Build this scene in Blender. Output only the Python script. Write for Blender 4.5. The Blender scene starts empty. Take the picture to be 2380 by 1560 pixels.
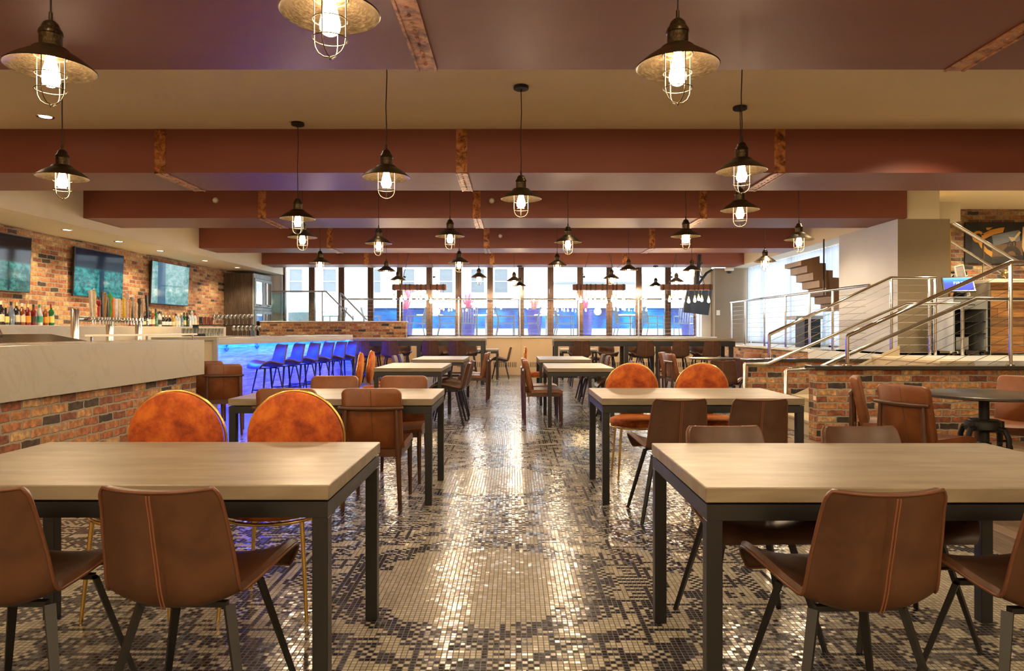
import bpy, bmesh, math, random
from mathutils import Vector, Matrix
random.seed(7)
PI = math.pi
SC = bpy.context.scene
COL = SC.collection
F, CX, CY, H = 1620.0, 1194.0, 767.0, 1.25      # focal length and eye point of the 2380x1560 frame, eye height

# ------------------------------------------------------------------ mesh helpers
class MB:
    def __init__(s):
        s.bm = bmesh.new()
    def box(s, x0, x1, y0, y1, z0, z1, bev=0.0, seg=2):
        v = [s.bm.verts.new((x, y, z)) for z in (z0, z1) for y in (y0, y1) for x in (x0, x1)]
        fs = [(0, 2, 3, 1), (4, 5, 7, 6), (0, 1, 5, 4), (2, 6, 7, 3), (0, 4, 6, 2), (1, 3, 7, 5)]
        faces = [s.bm.faces.new([v[i] for i in f]) for f in fs]
        if bev:
            edges = list({e for f in faces for e in f.edges})
            bmesh.ops.bevel(s.bm, geom=edges, offset=bev, segments=seg, affect='EDGES', profile=0.5)
        return s
    def bar(s, p0, p1, w0, t0, w1=None, t1=None, side=(1, 0, 0)):
        """four sided bar from p0 to p1; w along `side`, t across it"""
        p0, p1 = Vector(p0), Vector(p1)
        w1 = w0 if w1 is None else w1
        t1 = t0 if t1 is None else t1
        d = (p1 - p0).normalized()
        a = Vector(side); a = (a - d * a.dot(d)).normalized()
        b = d.cross(a)
        r = []
        for p, w, t in ((p0, w0, t0), (p1, w1, t1)):
            r.append([s.bm.verts.new(p + a * (sx * w / 2) + b * (sy * t / 2)) for sx, sy in ((-1, -1), (1, -1), (1, 1), (-1, 1))])
        for i in range(4):
            j = (i + 1) % 4
            s.bm.faces.new([r[0][i], r[0][j], r[1][j], r[1][i]])
        s.bm.faces.new(r[0][::-1]); s.bm.faces.new(r[1])
        return s
    def tube(s, pts, r, n=8, closed=False, caps=True):
        pts = [Vector(p) for p in pts]
        k = len(pts)
        rad = r if isinstance(r, (list, tuple)) else [r] * k
        rings = []
        prev = None
        for i, p in enumerate(pts):
            if closed:
                d = (pts[(i + 1) % k] - pts[i - 1]).normalized()
            else:
                d = (pts[min(i + 1, k - 1)] - pts[max(i - 1, 0)]).normalized()
            if prev is None:
                a = Vector((0, 0, 1)) if abs(d.z) < 0.9 else Vector((1, 0, 0))
            else:
                a = prev
            a = (a - d * a.dot(d))
            if a.length < 1e-6:
                a = Vector((0, 1, 0)) - d * d.y
            a.normalize(); prev = a
            b = d.cross(a)
            rings.append([s.bm.verts.new(p + (a * math.cos(2 * PI * q / n) + b * math.sin(2 * PI * q / n)) * rad[i]) for q in range(n)])
        for i in range(k if closed else k - 1):
            A, B = rings[i], rings[(i + 1) % k]
            for q in range(n):
                w = (q + 1) % n
                s.bm.faces.new([A[q], A[w], B[w], B[q]])
        if caps and not closed:
            s.bm.faces.new(rings[0][::-1]); s.bm.faces.new(rings[-1])
        return s
    def ring(s, c, R, r, n=32, m=6, axis='z', tilt=None):
        pts = []
        for i in range(n):
            t = 2 * PI * i / n
            p = Vector((R * math.cos(t), R * math.sin(t), 0)) if axis == 'z' else Vector((R * math.cos(t), 0, R * math.sin(t)))
            if tilt: p = tilt @ p
            pts.append(Vector(c) + p)
        return s.tube(pts, r, m, closed=True)
    def lathe(s, prof, n=24, c=(0, 0, 0), M=None):
        c = Vector(c)
        rings = []
        for r, z in prof:
            if r < 1e-6:
                p = Vector((0, 0, z))
                rings.append([s.bm.verts.new(c + (M @ p if M else p))])
            else:
                L = []
                for q in range(n):
                    p = Vector((r * math.cos(2 * PI * q / n), r * math.sin(2 * PI * q / n), z))
                    L.append(s.bm.verts.new(c + (M @ p if M else p)))
                rings.append(L)
        for A, B in zip(rings, rings[1:]):
            if len(A) == 1 and len(B) == 1: continue
            for q in range(n):
                w = (q + 1) % n
                if len(A) == 1: s.bm.faces.new([A[0], B[q], B[w]])
                elif len(B) == 1: s.bm.faces.new([A[q], A[w], B[0]])
                else: s.bm.faces.new([A[q], A[w], B[w], B[q]])
        return s
    def prism(s, poly, fn0, fn1):
        """poly of 2D points lifted by fn0 and fn1 to the two end faces"""
        a = [s.bm.verts.new(fn0(*p)) for p in poly]
        b = [s.bm.verts.new(fn1(*p)) for p in poly]
        n = len(poly)
        for i in range(n):
            j = (i + 1) % n
            s.bm.faces.new([a[i], a[j], b[j], b[i]])
        s.bm.faces.new(a[::-1]); s.bm.faces.new(b)
        return s
    def sheet(s, fn, nu, nv, thick=0.0):
        g = [[s.bm.verts.new(fn(i / nu, j / nv)) for i in range(nu + 1)] for j in range(nv + 1)]
        fs = []
        for j in range(nv):
            for i in range(nu):
                fs.append(s.bm.faces.new([g[j][i], g[j][i + 1], g[j + 1][i + 1], g[j + 1][i]]))
        if thick:
            bmesh.ops.recalc_face_normals(s.bm, faces=fs)
            bmesh.ops.solidify(s.bm, geom=fs, thickness=thick)
        return s
    def build(s, name, mat, parent=None, smooth=False, loc=None, ang=38):
        bmesh.ops.recalc_face_normals(s.bm, faces=s.bm.faces[:])
        if smooth:
            ca = math.radians(ang)
            for f in s.bm.faces: f.smooth = True
            for e in s.bm.edges:
                if len(e.link_faces) == 2:
                    e.smooth = e.calc_face_angle(0) < ca
        me = bpy.data.meshes.new(name)
        s.bm.to_mesh(me); s.bm.free()
        mats = mat if isinstance(mat, (list, tuple)) else [mat]
        for m in mats: me.materials.append(m)
        o = bpy.data.objects.new(name, me)
        COL.objects.link(o)
        if parent is not None: o.parent = parent
        if loc is not None: o.location = loc
        return o

def thing(name, label, cat, loc=(0, 0, 0), rz=0.0, group=None):
    o = bpy.data.objects.new(name, None); COL.objects.link(o)
    o.empty_display_size = 0.1
    o.location = loc; o.rotation_euler = (0, 0, rz)
    o['label'] = label; o['category'] = cat
    if group: o['group'] = group
    return o
def tag(o, label, cat, group=None, kind=None):
    o['label'] = label; o['category'] = cat
    if group: o['group'] = group
    if kind: o['kind'] = kind
    return o
def struct(o, label=None, cat=None):
    o['kind'] = 'structure'
    if label: o['label'] = label
    if cat: o['category'] = cat
    return o
def dup(root, loc, rz, label, group=None):
    r = root.copy(); COL.objects.link(r)
    r.location = loc; r.rotation_euler = (0, 0, rz); r['label'] = label
    if group: r['group'] = group
    for ch in list(root.children):
        c = ch.copy(); COL.objects.link(c); c.parent = r
        for g in list(ch.children):
            d = g.copy(); COL.objects.link(d); d.parent = c
    return r
ORD = ['first', 'second', 'third', 'fourth', 'fifth', 'sixth', 'seventh', 'eighth', 'ninth', 'tenth', 'eleventh', 'twelfth',
       'thirteenth', 'fourteenth', 'fifteenth', 'sixteenth', 'seventeenth', 'eighteenth', 'nineteenth', 'twentieth']
def face(dx, dy): return math.atan2(-dx, dy)
def heading(dx, dy): return face(dx, dy)

# ------------------------------------------------------------------ node helpers
class V:
    def __init__(s, nb, sock): s.nb, s.s = nb, sock
    def _b(s, op, o): return s.nb.m(op, s, o)
    def __add__(s, o): return s._b('ADD', o)
    def __sub__(s, o): return s._b('SUBTRACT', o)
    def __mul__(s, o): return s._b('MULTIPLY', o)
    def __truediv__(s, o): return s._b('DIVIDE', o)
    def __radd__(s, o): return s.nb.m('ADD', o, s)
    def __rsub__(s, o): return s.nb.m('SUBTRACT', o, s)
    def __rmul__(s, o): return s.nb.m('MULTIPLY', o, s)
    def __gt__(s, o): return s._b('GREATER_THAN', o)
    def __lt__(s, o): return s._b('LESS_THAN', o)
    def floor(s): return s.nb.m('FLOOR', s)
    def fract(s): return s.nb.m('FRACT', s)
    def abs(s): return s.nb.m('ABSOLUTE', s)
    def sqrt(s): return s.nb.m('SQRT', s)
    def sin(s): return s.nb.m('SINE', s)
    def min(s, o): return s._b('MINIMUM', o)
    def max(s, o): return s._b('MAXIMUM', o)
    def mod(s, o): return s._b('FLOORED_MODULO', o)
    def pingpong(s, o): return s._b('PINGPONG', o)
    def smooth(s, a, b): return s.nb.maprange(s, a, b)

class NB:
    def __init__(s, name):
        s.mat = bpy.data.materials.new(name)
        s.mat.use_nodes = True
        s.t = s.mat.node_tree
        s.t.nodes.clear()
        s.out = s.t.nodes.new('ShaderNodeOutputMaterial')
    def node(s, t): return s.t.nodes.new(t)
    def put(s, sock, v):
        if isinstance(v, V): s.t.links.new(v.s, sock)
        elif hasattr(v, 'is_output'): s.t.links.new(v, sock)
        else:
            if isinstance(v, tuple) and len(v) == 3 and sock.type == 'RGBA': v = v + (1,)
            sock.default_value = v
    def m(s, op, a, b=None, c=None):
        n = s.node('ShaderNodeMath'); n.operation = op
        s.put(n.inputs[0], a)
        if b is not None: s.put(n.inputs[1], b)
        if c is not None: s.put(n.inputs[2], c)
        return V(s, n.outputs[0])
    def maprange(s, v, a, b):
        n = s.node('ShaderNodeMapRange'); n.interpolation_type = 'SMOOTHSTEP'
        s.put(n.inputs[0], v); n.inputs[1].default_value = a; n.inputs[2].default_value = b
        return V(s, n.outputs[0])
    def pos(s):
        g = s.node('ShaderNodeNewGeometry')
        return g.outputs['Position'], g.outputs['True Normal']
    def objco(s):
        return s.node('ShaderNodeTexCoord').outputs['Object']
    def sep(s, sock):
        n = s.node('ShaderNodeSeparateXYZ'); s.t.links.new(sock, n.inputs[0])
        return [V(s, q) for q in n.outputs]
    def comb(s, x, y, z=0.0):
        n = s.node('ShaderNodeCombineXYZ')
        for i, q in enumerate((x, y, z)): s.put(n.inputs[i], q)
        return n.outputs[0]
    def scale(s, sock, vec):
        n = s.node('ShaderNodeVectorMath'); n.operation = 'MULTIPLY'
        s.t.links.new(sock, n.inputs[0]); n.inputs[1].default_value = vec
        return n.outputs[0]
    def noise(s, sock, sc, det=3.0, rough=0.5, dist=0.0, color=False):
        n = s.node('ShaderNodeTexNoise')
        s.t.links.new(sock, n.inputs['Vector'])
        n.inputs['Scale'].default_value = sc; n.inputs['Detail'].default_value = det
        n.inputs['Roughness'].default_value = rough; n.inputs['Distortion'].default_value = dist
        return n.outputs['Color'] if color else V(s, n.outputs[0])
    def white(s, sock):
        n = s.node('ShaderNodeTexWhiteNoise'); n.noise_dimensions = '3D'
        s.t.links.new(sock, n.inputs['Vector'])
        return V(s, n.outputs['Value']), n.outputs['Color']
    def ramp(s, v, stops, const=False):
        n = s.node('ShaderNodeValToRGB')
        s.put(n.inputs[0], v)
        cr = n.color_ramp
        if const: cr.interpolation = 'CONSTANT'
        while len(cr.elements) > 1: cr.elements.remove(cr.elements[-1])
        cr.elements[0].position = stops[0][0]; cr.elements[0].color = tuple(stops[0][1]) + (1,)
        for p, c in stops[1:]:
            e = cr.elements.new(p); e.color = tuple(c) + (1,)
        return n.outputs[0]
    def mix(s, f, a, b, mode='MIX'):
        n = s.node('ShaderNodeMix'); n.data_type = 'RGBA'; n.blend_type = mode
        s.put(n.inputs[0], f); s.put(n.inputs[6], a); s.put(n.inputs[7], b)
        return n.outputs[2]
    def bump(s, h, strength=0.3, dist=0.01):
        n = s.node('ShaderNodeBump'); n.inputs['Strength'].default_value = strength
        n.inputs['Distance'].default_value = dist
        s.put(n.inputs['Height'], h)
        return n.outputs[0]
    def bsdf(s, color, rough=0.5, metal=0.0, normal=None, **kw):
        n = s.node('ShaderNodeBsdfPrincipled')
        s.put(n.inputs['Base Color'], color); s.put(n.inputs['Roughness'], rough)
        n.inputs['Metallic'].default_value = metal
        if normal is not None: s.t.links.new(normal, n.inputs['Normal'])
        for k, v in kw.items(): s.put(n.inputs[k], v)
        s.t.links.new(n.outputs[0], s.out.inputs[0])
        return s.mat
    def surf(s, sock):
        s.t.links.new(sock, s.out.inputs[0]); return s.mat

def plain(name, color, rough=0.5, metal=0.0, var=0.12, sc=8.0, bump=0.0, **kw):
    """one colour with a little procedural mottling"""
    nb = NB(name); co = nb.objco()
    nz = nb.noise(co, sc, 4)
    c = nb.mix(nz, tuple(q * (1 - var) for q in color), tuple(min(1, q * (1 + var)) for q in color))
    nrm = nb.bump(nb.noise(co, sc * 12, 3), bump, 0.002) if bump else None
    return nb.bsdf(c, rough, metal, nrm, **kw)
def emit(name, color, strength):
    nb = NB(name); e = nb.node('ShaderNodeEmission')
    e.inputs[0].default_value = tuple(color) + (1,); e.inputs[1].default_value = strength
    return nb.surf(e.outputs[0])
def thin_glass(name, tint=(1, 1, 1), refl=0.08, rough=0.0):
    nb = NB(name)
    t = nb.node('ShaderNodeBsdfTransparent'); t.inputs[0].default_value = tuple(tint) + (1,)
    g = nb.node('ShaderNodeBsdfGlossy'); g.inputs[1].default_value = rough
    x = nb.node('ShaderNodeMixShader'); x.inputs[0].default_value = refl
    nb.t.links.new(t.outputs[0], x.inputs[1]); nb.t.links.new(g.outputs[0], x.inputs[2])
    return nb.surf(x.outputs[0])

# ------------------------------------------------------------------ materials
def mat_brick(name, gain=1.0):
    nb = NB(name); P, N = nb.pos()
    x, y, z = nb.sep(P); nx, ny, nz = nb.sep(N)
    sx = nx.abs() > 0.6
    u = y * sx + x * (1 - sx)
    w = nb.noise(P, 14, 2)
    u = u + (w - 0.5) * 0.022
    v = z + (nb.noise(P, 11, 2) - 0.5) * 0.028 + 5.0
    r = (v / 0.0765).floor()
    rr, _ = nb.white(nb.comb(r, 3.0, sx))
    uu = u / 0.215 + 40.0 + r.mod(2.0) * 0.5 + rr * 0.22
    c = uu.floor()
    rnd, rc = nb.white(nb.comb(c, r, sx))
    fu, fv = uu.fract(), (v / 0.0765).fract()
    d = (fu.min(1 - fu) * 0.215).min(fv.min(1 - fv) * 0.0765)
    fine = nb.noise(P, 45, 4)
    mask = nb.maprange(d + (fine - 0.5) * 0.010, 0.0055, 0.0105)
    g = gain
    col = nb.ramp(rnd, [(0.0, (.045 * g, .036 * g, .03 * g)), (0.06, (.07 * g, .045 * g, .03 * g)), (0.085, (.20 * g, .075 * g, .04 * g)),
                        (0.35, (.36 * g, .13 * g, .055 * g)), (0.55, (.42 * g, .19 * g, .08 * g)), (0.8, (.50 * g, .27 * g, .11 * g)),
                        (0.93, (.56 * g, .37 * g, .18 * g)), (1.0, (.40 * g, .2 * g, .13 * g))])
    mott = nb.noise(P, 22, 5, 0.65)
    col = nb.mix(nb.maprange(mott, 0.35, 0.72), nb.mix(1.0, col, (.55, .5, .5), 'MULTIPLY'), nb.mix(1.0, col, (1.25, 1.2, 1.1), 'MULTIPLY'))
    col = nb.mix(mask, (.27 * g, .235 * g, .18 * g), col)
    nrm = nb.bump(mask * 0.8 + mott * 0.4, 0.7, 0.012)
    return nb.bsdf(col, 0.82, 0.0, nrm)

def mat_mosaic(name):
    nb = NB(name); P, N = nb.pos()
    x, y, z = nb.sep(P)
    S = 0.0221
    tu, tv = (x + 0.19) / S, y / S
    i, j = tu.floor(), tv.floor()
    fu, fv = tu.fract(), tv.fract()
    # pattern, one decision per tile, folded so that it mirrors like a woven carpet
    PX, PY = 1.22, 1.17
    ax = ((i + 0.5) * S).pingpong(PX)
    ay = ((j + 0.5) * S - 3.46 + 12 * PY).pingpong(PY)
    d1 = (ax * ax + ay * ay * 1.08).sqrt()
    ex, ey = PX - ax, PY - ay
    d2 = (ex * ex + ey * ey).sqrt()
    ang = nb.m('ARCTAN2', ay, ax)
    pet = (ang * 8.0).sin()
    fold = nb.comb(ax, ay, 0.0)
    n1 = nb.noise(fold, 9.0, 2)
    n2 = nb.noise(nb.scale(fold, (2.4, 0.55, 1)), 8.0, 2)
    n3 = nb.noise(nb.scale(fold, (0.55, 2.4, 1)), 8.0, 2)
    chk = (i + j).mod(2.0)
    bars = (j.mod(2.0))
    cols = (i.mod(3.0)) < 0.5
    ringp = (d1 * 30.0 + pet * 0.9).sin()
    ring2 = (d2 * 26.0).sin()
    a = ((n1 > 0.56) * (ringp > -0.25))
    b = ((n2 > 0.53) * cols)
    c = ((n3 > 0.53) * bars)
    e = ((ringp > 0.45) * chk)
    f2 = ((ring2 > 0.55) * (d2 < 0.7) * (n1 > 0.42))
    edge = (d1 > 0.50) * (d1 < 0.68) * (n1 > 0.40) * chk.max(cols)
    core = (d1 + (n1 - 0.5) * 0.30 + (ang * 4.0).sin() * 0.02) > 0.535
    center2 = d2 > 0.13
    black = (a.max(b).max(c).max(e).max(f2).max(edge)) * core * center2
    r1, rc = nb.white(nb.comb(i, j, 1.0))
    r2, _ = nb.white(nb.comb(i, j, 2.0))
    cream = nb.mix(r1, (.36, .325, .245), (.50, .46, .365))
    dark = nb.mix(r1, (.008, .008, .012), (.022, .02, .03))
    tile = nb.mix(black, cream, dark)
    du, dv = fu.min(1 - fu), fv.min(1 - fv)
    d = du.min(dv)
    mask = nb.maprange(d, 0.055, 0.10)
    grout = nb.mix(black, (.022, .017, .012), (.085, .08, .075))
    col = nb.mix(mask, grout, tile)
    rough = 0.5 - mask * 0.33
    big = nb.noise(P, 2.2, 2)
    h = mask * 0.10 + ((fu - 0.5) * (r1 - 0.5) * 0.12 + (fv - 0.5) * (r2 - 0.5) * 0.25) + big * 0.6
    nrm = nb.bump(h, 1.0, 0.010)
    return nb.bsdf(col, rough, 0.0, nrm)

def mat_planks(name, w, L, axis, cols, rough=0.45, gap=0.012, grain=1.0, use_pos=True):
    """boards running along axis ('x','y' or 'z'); cols: ramp stops over a random value per board"""
    nb = NB(name)
    if use_pos: P, N = nb.pos()
    else: P = nb.objco()
    x, y, z = nb.sep(P)
    if axis == 'y': a, b = y, x
    elif axis == 'x': a, b = x, z
    elif axis == 'xy': a, b = (x + y), z
    else: a, b = z, x + y
    r = (b / w + 50.0).floor()
    rr, _ = nb.white(nb.comb(r, 5.0, 0.0))
    aa = a / L + rr * 7.0 + 30
    c = aa.floor()
    rnd, _ = nb.white(nb.comb(r, c, 1.0))
    fb, fa = (b / w + 50.0).fract(), aa.fract()
    d = (fb.min(1 - fb) * w).min(fa.min(1 - fa) * L)
    sc = {'y': (9, 0.7, 9), 'x': (0.7, 9, 9), 'xy': (0.7, 0.7, 9), 'z': (9, 9, 0.7)}[axis]
    g = nb.noise(nb.scale(P, sc), 5.0, 5, 0.6, 0.6)
    col = nb.ramp(rnd, cols)
    col = nb.mix(nb.maprange(g, 0.3, 0.7), nb.mix(1.0, col, (1 - .45 * grain,) * 3, 'MULTIPLY'), nb.mix(1.0, col, (1 + .2 * grain,) * 3, 'MULTIPLY'))
    m = nb.maprange(d, gap * 0.1, gap * 0.35)
    col = nb.mix(m, (.02, .015, .012), col)
    nrm = nb.bump(m * 0.6 + g * 0.3, 0.35, 0.004)
    return nb.bsdf(col, rough, 0.0, nrm)

def mat_concrete(name):
    nb = NB(name); co = nb.objco()
    s1 = nb.noise(nb.scale(co, (0.8, 5.0, 5.0)), 3.0, 6, 0.6, 0.4)
    s2 = nb.noise(co, 7.0, 4)
    col = nb.mix(nb.maprange(s1, 0.3, 0.72), (.195, .155, .105), (.275, .23, .165))
    col = nb.mix(nb.maprange(s2, 0.62, 0.8) * 0.35, col, (.17, .13, .09))
    return nb.bsdf(col, s2 * 0.14 + 0.34, 0.0, nb.bump(s1, 0.08, 0.002), **{'Specular IOR Level': 0.4})

def mat_leather(name, a, b, rough=0.42):
    nb = NB(name); co = nb.objco()
    n = nb.noise(co, 6.0, 6, 0.62, 0.3)
    col = nb.mix(nb.maprange(n, 0.3, 0.7), a, b)
    v = nb.noise(co, 160.0, 3)
    return nb.bsdf(col, n * 0.2 + (rough - 0.1), 0.0, nb.bump(v, 0.12, 0.001))

def mat_velvet(name):
    nb = NB(name); co = nb.objco()
    n = nb.noise(co, 6.5, 6, 0.7, 0.15)
    col = nb.ramp(nb.maprange(n, 0.30, 0.70), [(0, (.17, .022, .003)), (0.45, (.40, .07, .006)), (1, (.62, .16, .014))])
    return nb.bsdf(col, 0.75, 0.0, nb.bump(n, 0.2, 0.01), **{'Sheen Weight': 0.8, 'Sheen Roughness': 0.35, 'Sheen Tint': (1, .45, .08, 1)})

def mat_beam(name):
    nb = NB(name); P, N = nb.pos()
    n = nb.noise(nb.scale(P, (0.6, 3, 3)), 1.5, 4)
    col = nb.mix(n, (.175, .046, .027), (.225, .066, .040))
    return nb.bsdf(col, 0.5, 0.0, None, **{'Specular IOR Level': 0.5})

def mat_copper(name):
    nb = NB(name); P, N = nb.pos()
    n = nb.noise(P, 12.0, 5, 0.65, 0.6)
    col = nb.ramp(nb.maprange(n, 0.3, 0.72), [(0, (.10, .035, .012)), (0.45, (.36, .13, .035)), (0.8, (.52, .22, .07)), (1, (.30, .24, .18))])
    return nb.bsdf(col, 0.42, 0.55, nb.bump(n, 0.3, 0.004))

def mat_brass_brushed(name):
    nb = NB(name); co = nb.objco()
    x, y, z = nb.sep(co)
    a = nb.m('ARCTAN2', y, x)
    rr = (x * x + y * y).sqrt()
    n = nb.noise(nb.comb(a * 3.0, rr * 90.0, z * 40.0), 2.0, 4, 0.6)
    col = nb.ramp(n, [(0.25, (.018, .013, .008)), (0.5, (.055, .038, .02)), (0.75, (.115, .085, .048))])
    return nb.bsdf(col, 0.36, 0.9, nb.bump(n, 0.15, 0.001))

def mat_marble(name, base=(.40, .375, .325), vein=(.38, .35, .30)):
    nb = NB(name); P, N = nb.pos()
    n = nb.noise(P, 1.3, 6, 0.6, 1.2)
    d = (n - 0.5).abs()
    col = nb.mix(nb.maprange(d, 0.0, 0.03), vein, base)
    return nb.bsdf(col, 0.16, 0.0)

def mat_screen(name, stops, fol, seed, strength):
    """reflected trees under a dark ceiling band, painted as emission on a dead screen"""
    nb = NB(name); co = nb.objco()
    x, y, z = nb.sep(co)
    w = nb.noise(nb.comb(y + seed, z * 1.6, seed), 5.5, 7, 0.7, 0.15)
    base = nb.ramp(z + 0.5 + (w - 0.5) * 0.12, stops)
    leaf = nb.mix(nb.maprange(w, 0.38, 0.66), fol[0], fol[1])
    zone = nb.maprange(z + (w - 0.5) * 0.05, fol[2] + 0.03, fol[2] - 0.03)
    col = nb.mix(zone, base, leaf)
    t = ((y - fol[3]) + (z * 0.05)).abs()
    col = nb.mix(nb.maprange(t + (w - .5) * 0.03, fol[4] + 0.012, fol[4]) * zone, col, fol[5])
    e = nb.node('ShaderNodeEmission'); nb.t.links.new(col, e.inputs[0]); e.inputs[1].default_value = strength  # window reflection painted in as screen glow
    g = nb.node('ShaderNodeBsdfGlossy'); g.inputs[1].default_value = 0.05
    x_ = nb.node('ShaderNodeMixShader'); x_.inputs[0].default_value = 0.06
    nb.t.links.new(e.outputs[0], x_.inputs[1]); nb.t.links.new(g.outputs[0], x_.inputs[2])
    nb.mat.cycles.emission_sampling = 'NONE'
    return nb.surf(x_.outputs[0])

M = {}
G = dict(sky=5.5, bay=11, rec=110, down=1.0, rear_fill=65, exposure=1.0)
M['brick'] = mat_brick('brick')
M['mosaic'] = mat_mosaic('mosaic')
M['woodfloor'] = mat_planks('woodfloor', 0.13, 1.6, 'y', [(0, (.10, .065, .04)), (0.5, (.17, .11, .07)), (1, (.24, .165, .11))], 0.38)
M['concrete'] = mat_concrete('concrete')
M['leather_brown'] = mat_leather('leather_brown', (.056, .022, .010), (.10, .040, .017))
M['leather_dark'] = mat_leather('leather_dark', (.06, .028, .017), (.10, .046, .026), 0.4)
M['leather_tan'] = mat_leather('leather_tan', (.135, .040, .010), (.21, .068, .018), 0.45)
M['thread'] = plain('thread', (.22, .075, .03), 0.6)
M['piping'] = plain('piping', (.12, .045, .02), 0.35)
M['velvet'] = mat_velvet('velvet')
M['brass'] = plain('brass', (.75, .50, .16), 0.25, 0.95)
M['black'] = plain('black_metal', (.010, .010, .011), 0.42, 0.0)
M['frame'] = plain('table_frame_metal', (.012, .0125, .014), 0.40, 0.0)
M['darkwood'] = plain('dark_walnut', (.075, .03, .016), 0.35, 0.0, 0.35, 14)
M['beam'] = mat_beam('beam_paint')
M['ceiling'] = plain('ceiling_paint', (.80, .65, .42), 0.7, 0, 0.05, 1.0)
M['cream'] = plain('cream_paint', (.60, .52, .38), 0.6, 0, 0.05, 1.0)
M['taupe'] = plain('taupe_paint', (.24, .185, .12), 0.55, 0, 0.06, 1.0)
M['whitewall'] = plain('white_paint', (.68, .68, .68), 0.5, 0, 0.04, 1.0)
M['beige'] = plain('beige_enclosure', (.56, .43, .28), 0.5, 0, 0.03, 1.0)
M['copper'] = mat_copper('copper_strap')
M['bronze'] = mat_brass_brushed('antique_bronze')
M['cage'] = plain('cage_wire', (.085, .068, .04), 0.35, 0.9)
M['marble'] = mat_marble('quartz')
M['backbar'] = mat_marble('backbar_stone', (.80, .73, .59), (.77, .69, .54))
M['steel'] = plain('stainless_steel', (.62, .61, .58), 0.2, 1.0, 0.06)
M['chrome'] = plain('chrome', (.72, .71, .68), 0.08, 1.0, 0.03)
M['mirror_post'] = plain('dark_mullion', (.12, .075, .055), 0.2, 0.5, 0.2)
M['grey_metal'] = plain('grey_metal', (.30, .31, .31), 0.4, 0.3)
M['greywood'] = mat_planks('greywashed_boards', 0.16, 1.3, 'xy', [(0, (.24, .23, .235)), (0.5, (.33, .32, .325)), (1, (.43, .42, .42))], 0.55, 0.006, 1.0)
M['cabinet'] = mat_planks('weathered_cabinet', 0.24, 3.0, 'z', [(0, (.055, .036, .024)), (1, (.09, .06, .04))], 0.5, 0.006, 1.2)
M['cabinet_grey'] = mat_planks('weathered_grey', 0.3, 3.0, 'z', [(0, (.20, .24, .25)), (1, (.30, .34, .35))], 0.5, 0.006, 1.0)
M['reclaimed'] = mat_planks('reclaimed_boards', 0.13, 1.1, 'x', [(0, (.12, .045, .012)), (0.4, (.26, .10, .028)), (0.75, (.38, .17, .05)), (1, (.17, .085, .035))], 0.5, 0.01, 1.2)
M['chandwood'] = plain('rustic_beam', (.15, .055, .028), 0.6, 0, 0.45, 9, 0.3)
M['stairwood'] = plain('stair_wood', (.15, .075, .03), 0.5, 0, 0.3, 6)
M['glass'] = thin_glass('pane_glass', (.97, .99, 1), 0.05)
M['glass_teal'] = thin_glass('balustrade_glass', (.80, .93, .93), 0.10)
M['glassware'] = thin_glass('glassware', (.80, .82, .80), 0.28, 0.02)
M['acrylic'] = thin_glass('acrylic', (.95, .97, 1), 0.07)
M['bulb'] = emit('bulb', (1, .73, .45), 285)
M['bulb_small'] = emit('bulb_small', (1, .62, .25), 60)
M['down'] = emit('downlight_lens', (1, .86, .6), 4)
M['led'] = emit('blue_led', (.0022, .030, 1), 260)
M['plastic_white'] = plain('white_plastic', (.75, .70, .60), 0.4)
M['plastic_black'] = plain('black_plastic', (.012, .012, .013), 0.3)
M['step'] = plain('stair_tread', (.46, .38, .26), 0.5, 0, 0.15, 5)
M['ledge'] = plain('stone_ledge', (.60, .60, .58), 0.3, 0, 0.08, 4)
M['ledge_black'] = plain('polished_ledge', (.05, .045, .04), 0.12, 0.3)
M['tabletop_black'] = plain('blackened_tabletop', (.055, .05, .045), 0.28, 0.3, 0.5, 5)
M['cast'] = plain('cast_iron', (.012, .012, .012), 0.5, 0.4)
# ================================================================== THE ROOM
ZB, ZC = 2.97, 3.45             # underside of the beams, ceiling
WY = 20.1                       # window wall
# floor: mosaic in the dining room, boards in the bar and the brick nook
mb = MB()
mb.box(-3.15, 2.70, -3, WY, -0.2, 0.0)
o = mb.build('floor', [M['mosaic'], M['woodfloor']])
bm = bmesh.new(); bm.from_mesh(o.data)
def quad(bm, x0, x1, y0, y1, z, mi):
    f = bm.faces.new([bm.verts.new(p) for p in ((x0, y0, z), (x1, y0, z), (x1, y1, z), (x0, y1, z))]); f.material_index = mi
quad(bm, -7.7, -3.15, -3, 8.0, 0, 1); quad(bm, -7.7, -3.15, 8.0, WY, 0, 1)
quad(bm, 2.70, 10, -3, 8.0, 0, 1); quad(bm, 2.70, 5.6, 8.0, WY, 0, 0)
bm.to_mesh(o.data); bm.free()
struct(o)
struct(MB().box(-8.0, 10.2, -3, WY + .1, ZC, ZC + .15).build('ceiling', M['ceiling']))
# walls
struct(MB().box(-7.95, -7.7, -3, WY + .2, 0, ZC).build('wall_left', M['brick']))
mb = MB(); mb.box(-8, 10.2, -3.2, -3.0, 0, ZC)
struct(mb.build('wall_rear', M['cream']))
struct(MB().box(10.0, 10.2, -3, 12.9, 0, ZC).build('wall_right', M['cream']))
struct(MB().box(6.72, 10.2, 12.7, 12.95, 0, ZC + .1).build('wall_reception', M['brick']))
mb = MB(); mb.box(-7.7, -6.68, WY, WY + .2, 0, ZC); mb.box(5.34, 5.62, 19.8, WY + .2, 0, ZC)
mb.box(-6.68, 5.34, WY, WY + .2, 0, 1.0); mb.box(-6.68, 5.34, WY, WY + .2, 3.16, ZC)
struct(mb.build('wall_back', M['whitewall']))
struct(MB().box(5.60, 6.6, 19.4, WY + .2, 0, 2.97).build('wall_corner', M['taupe']))
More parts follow.
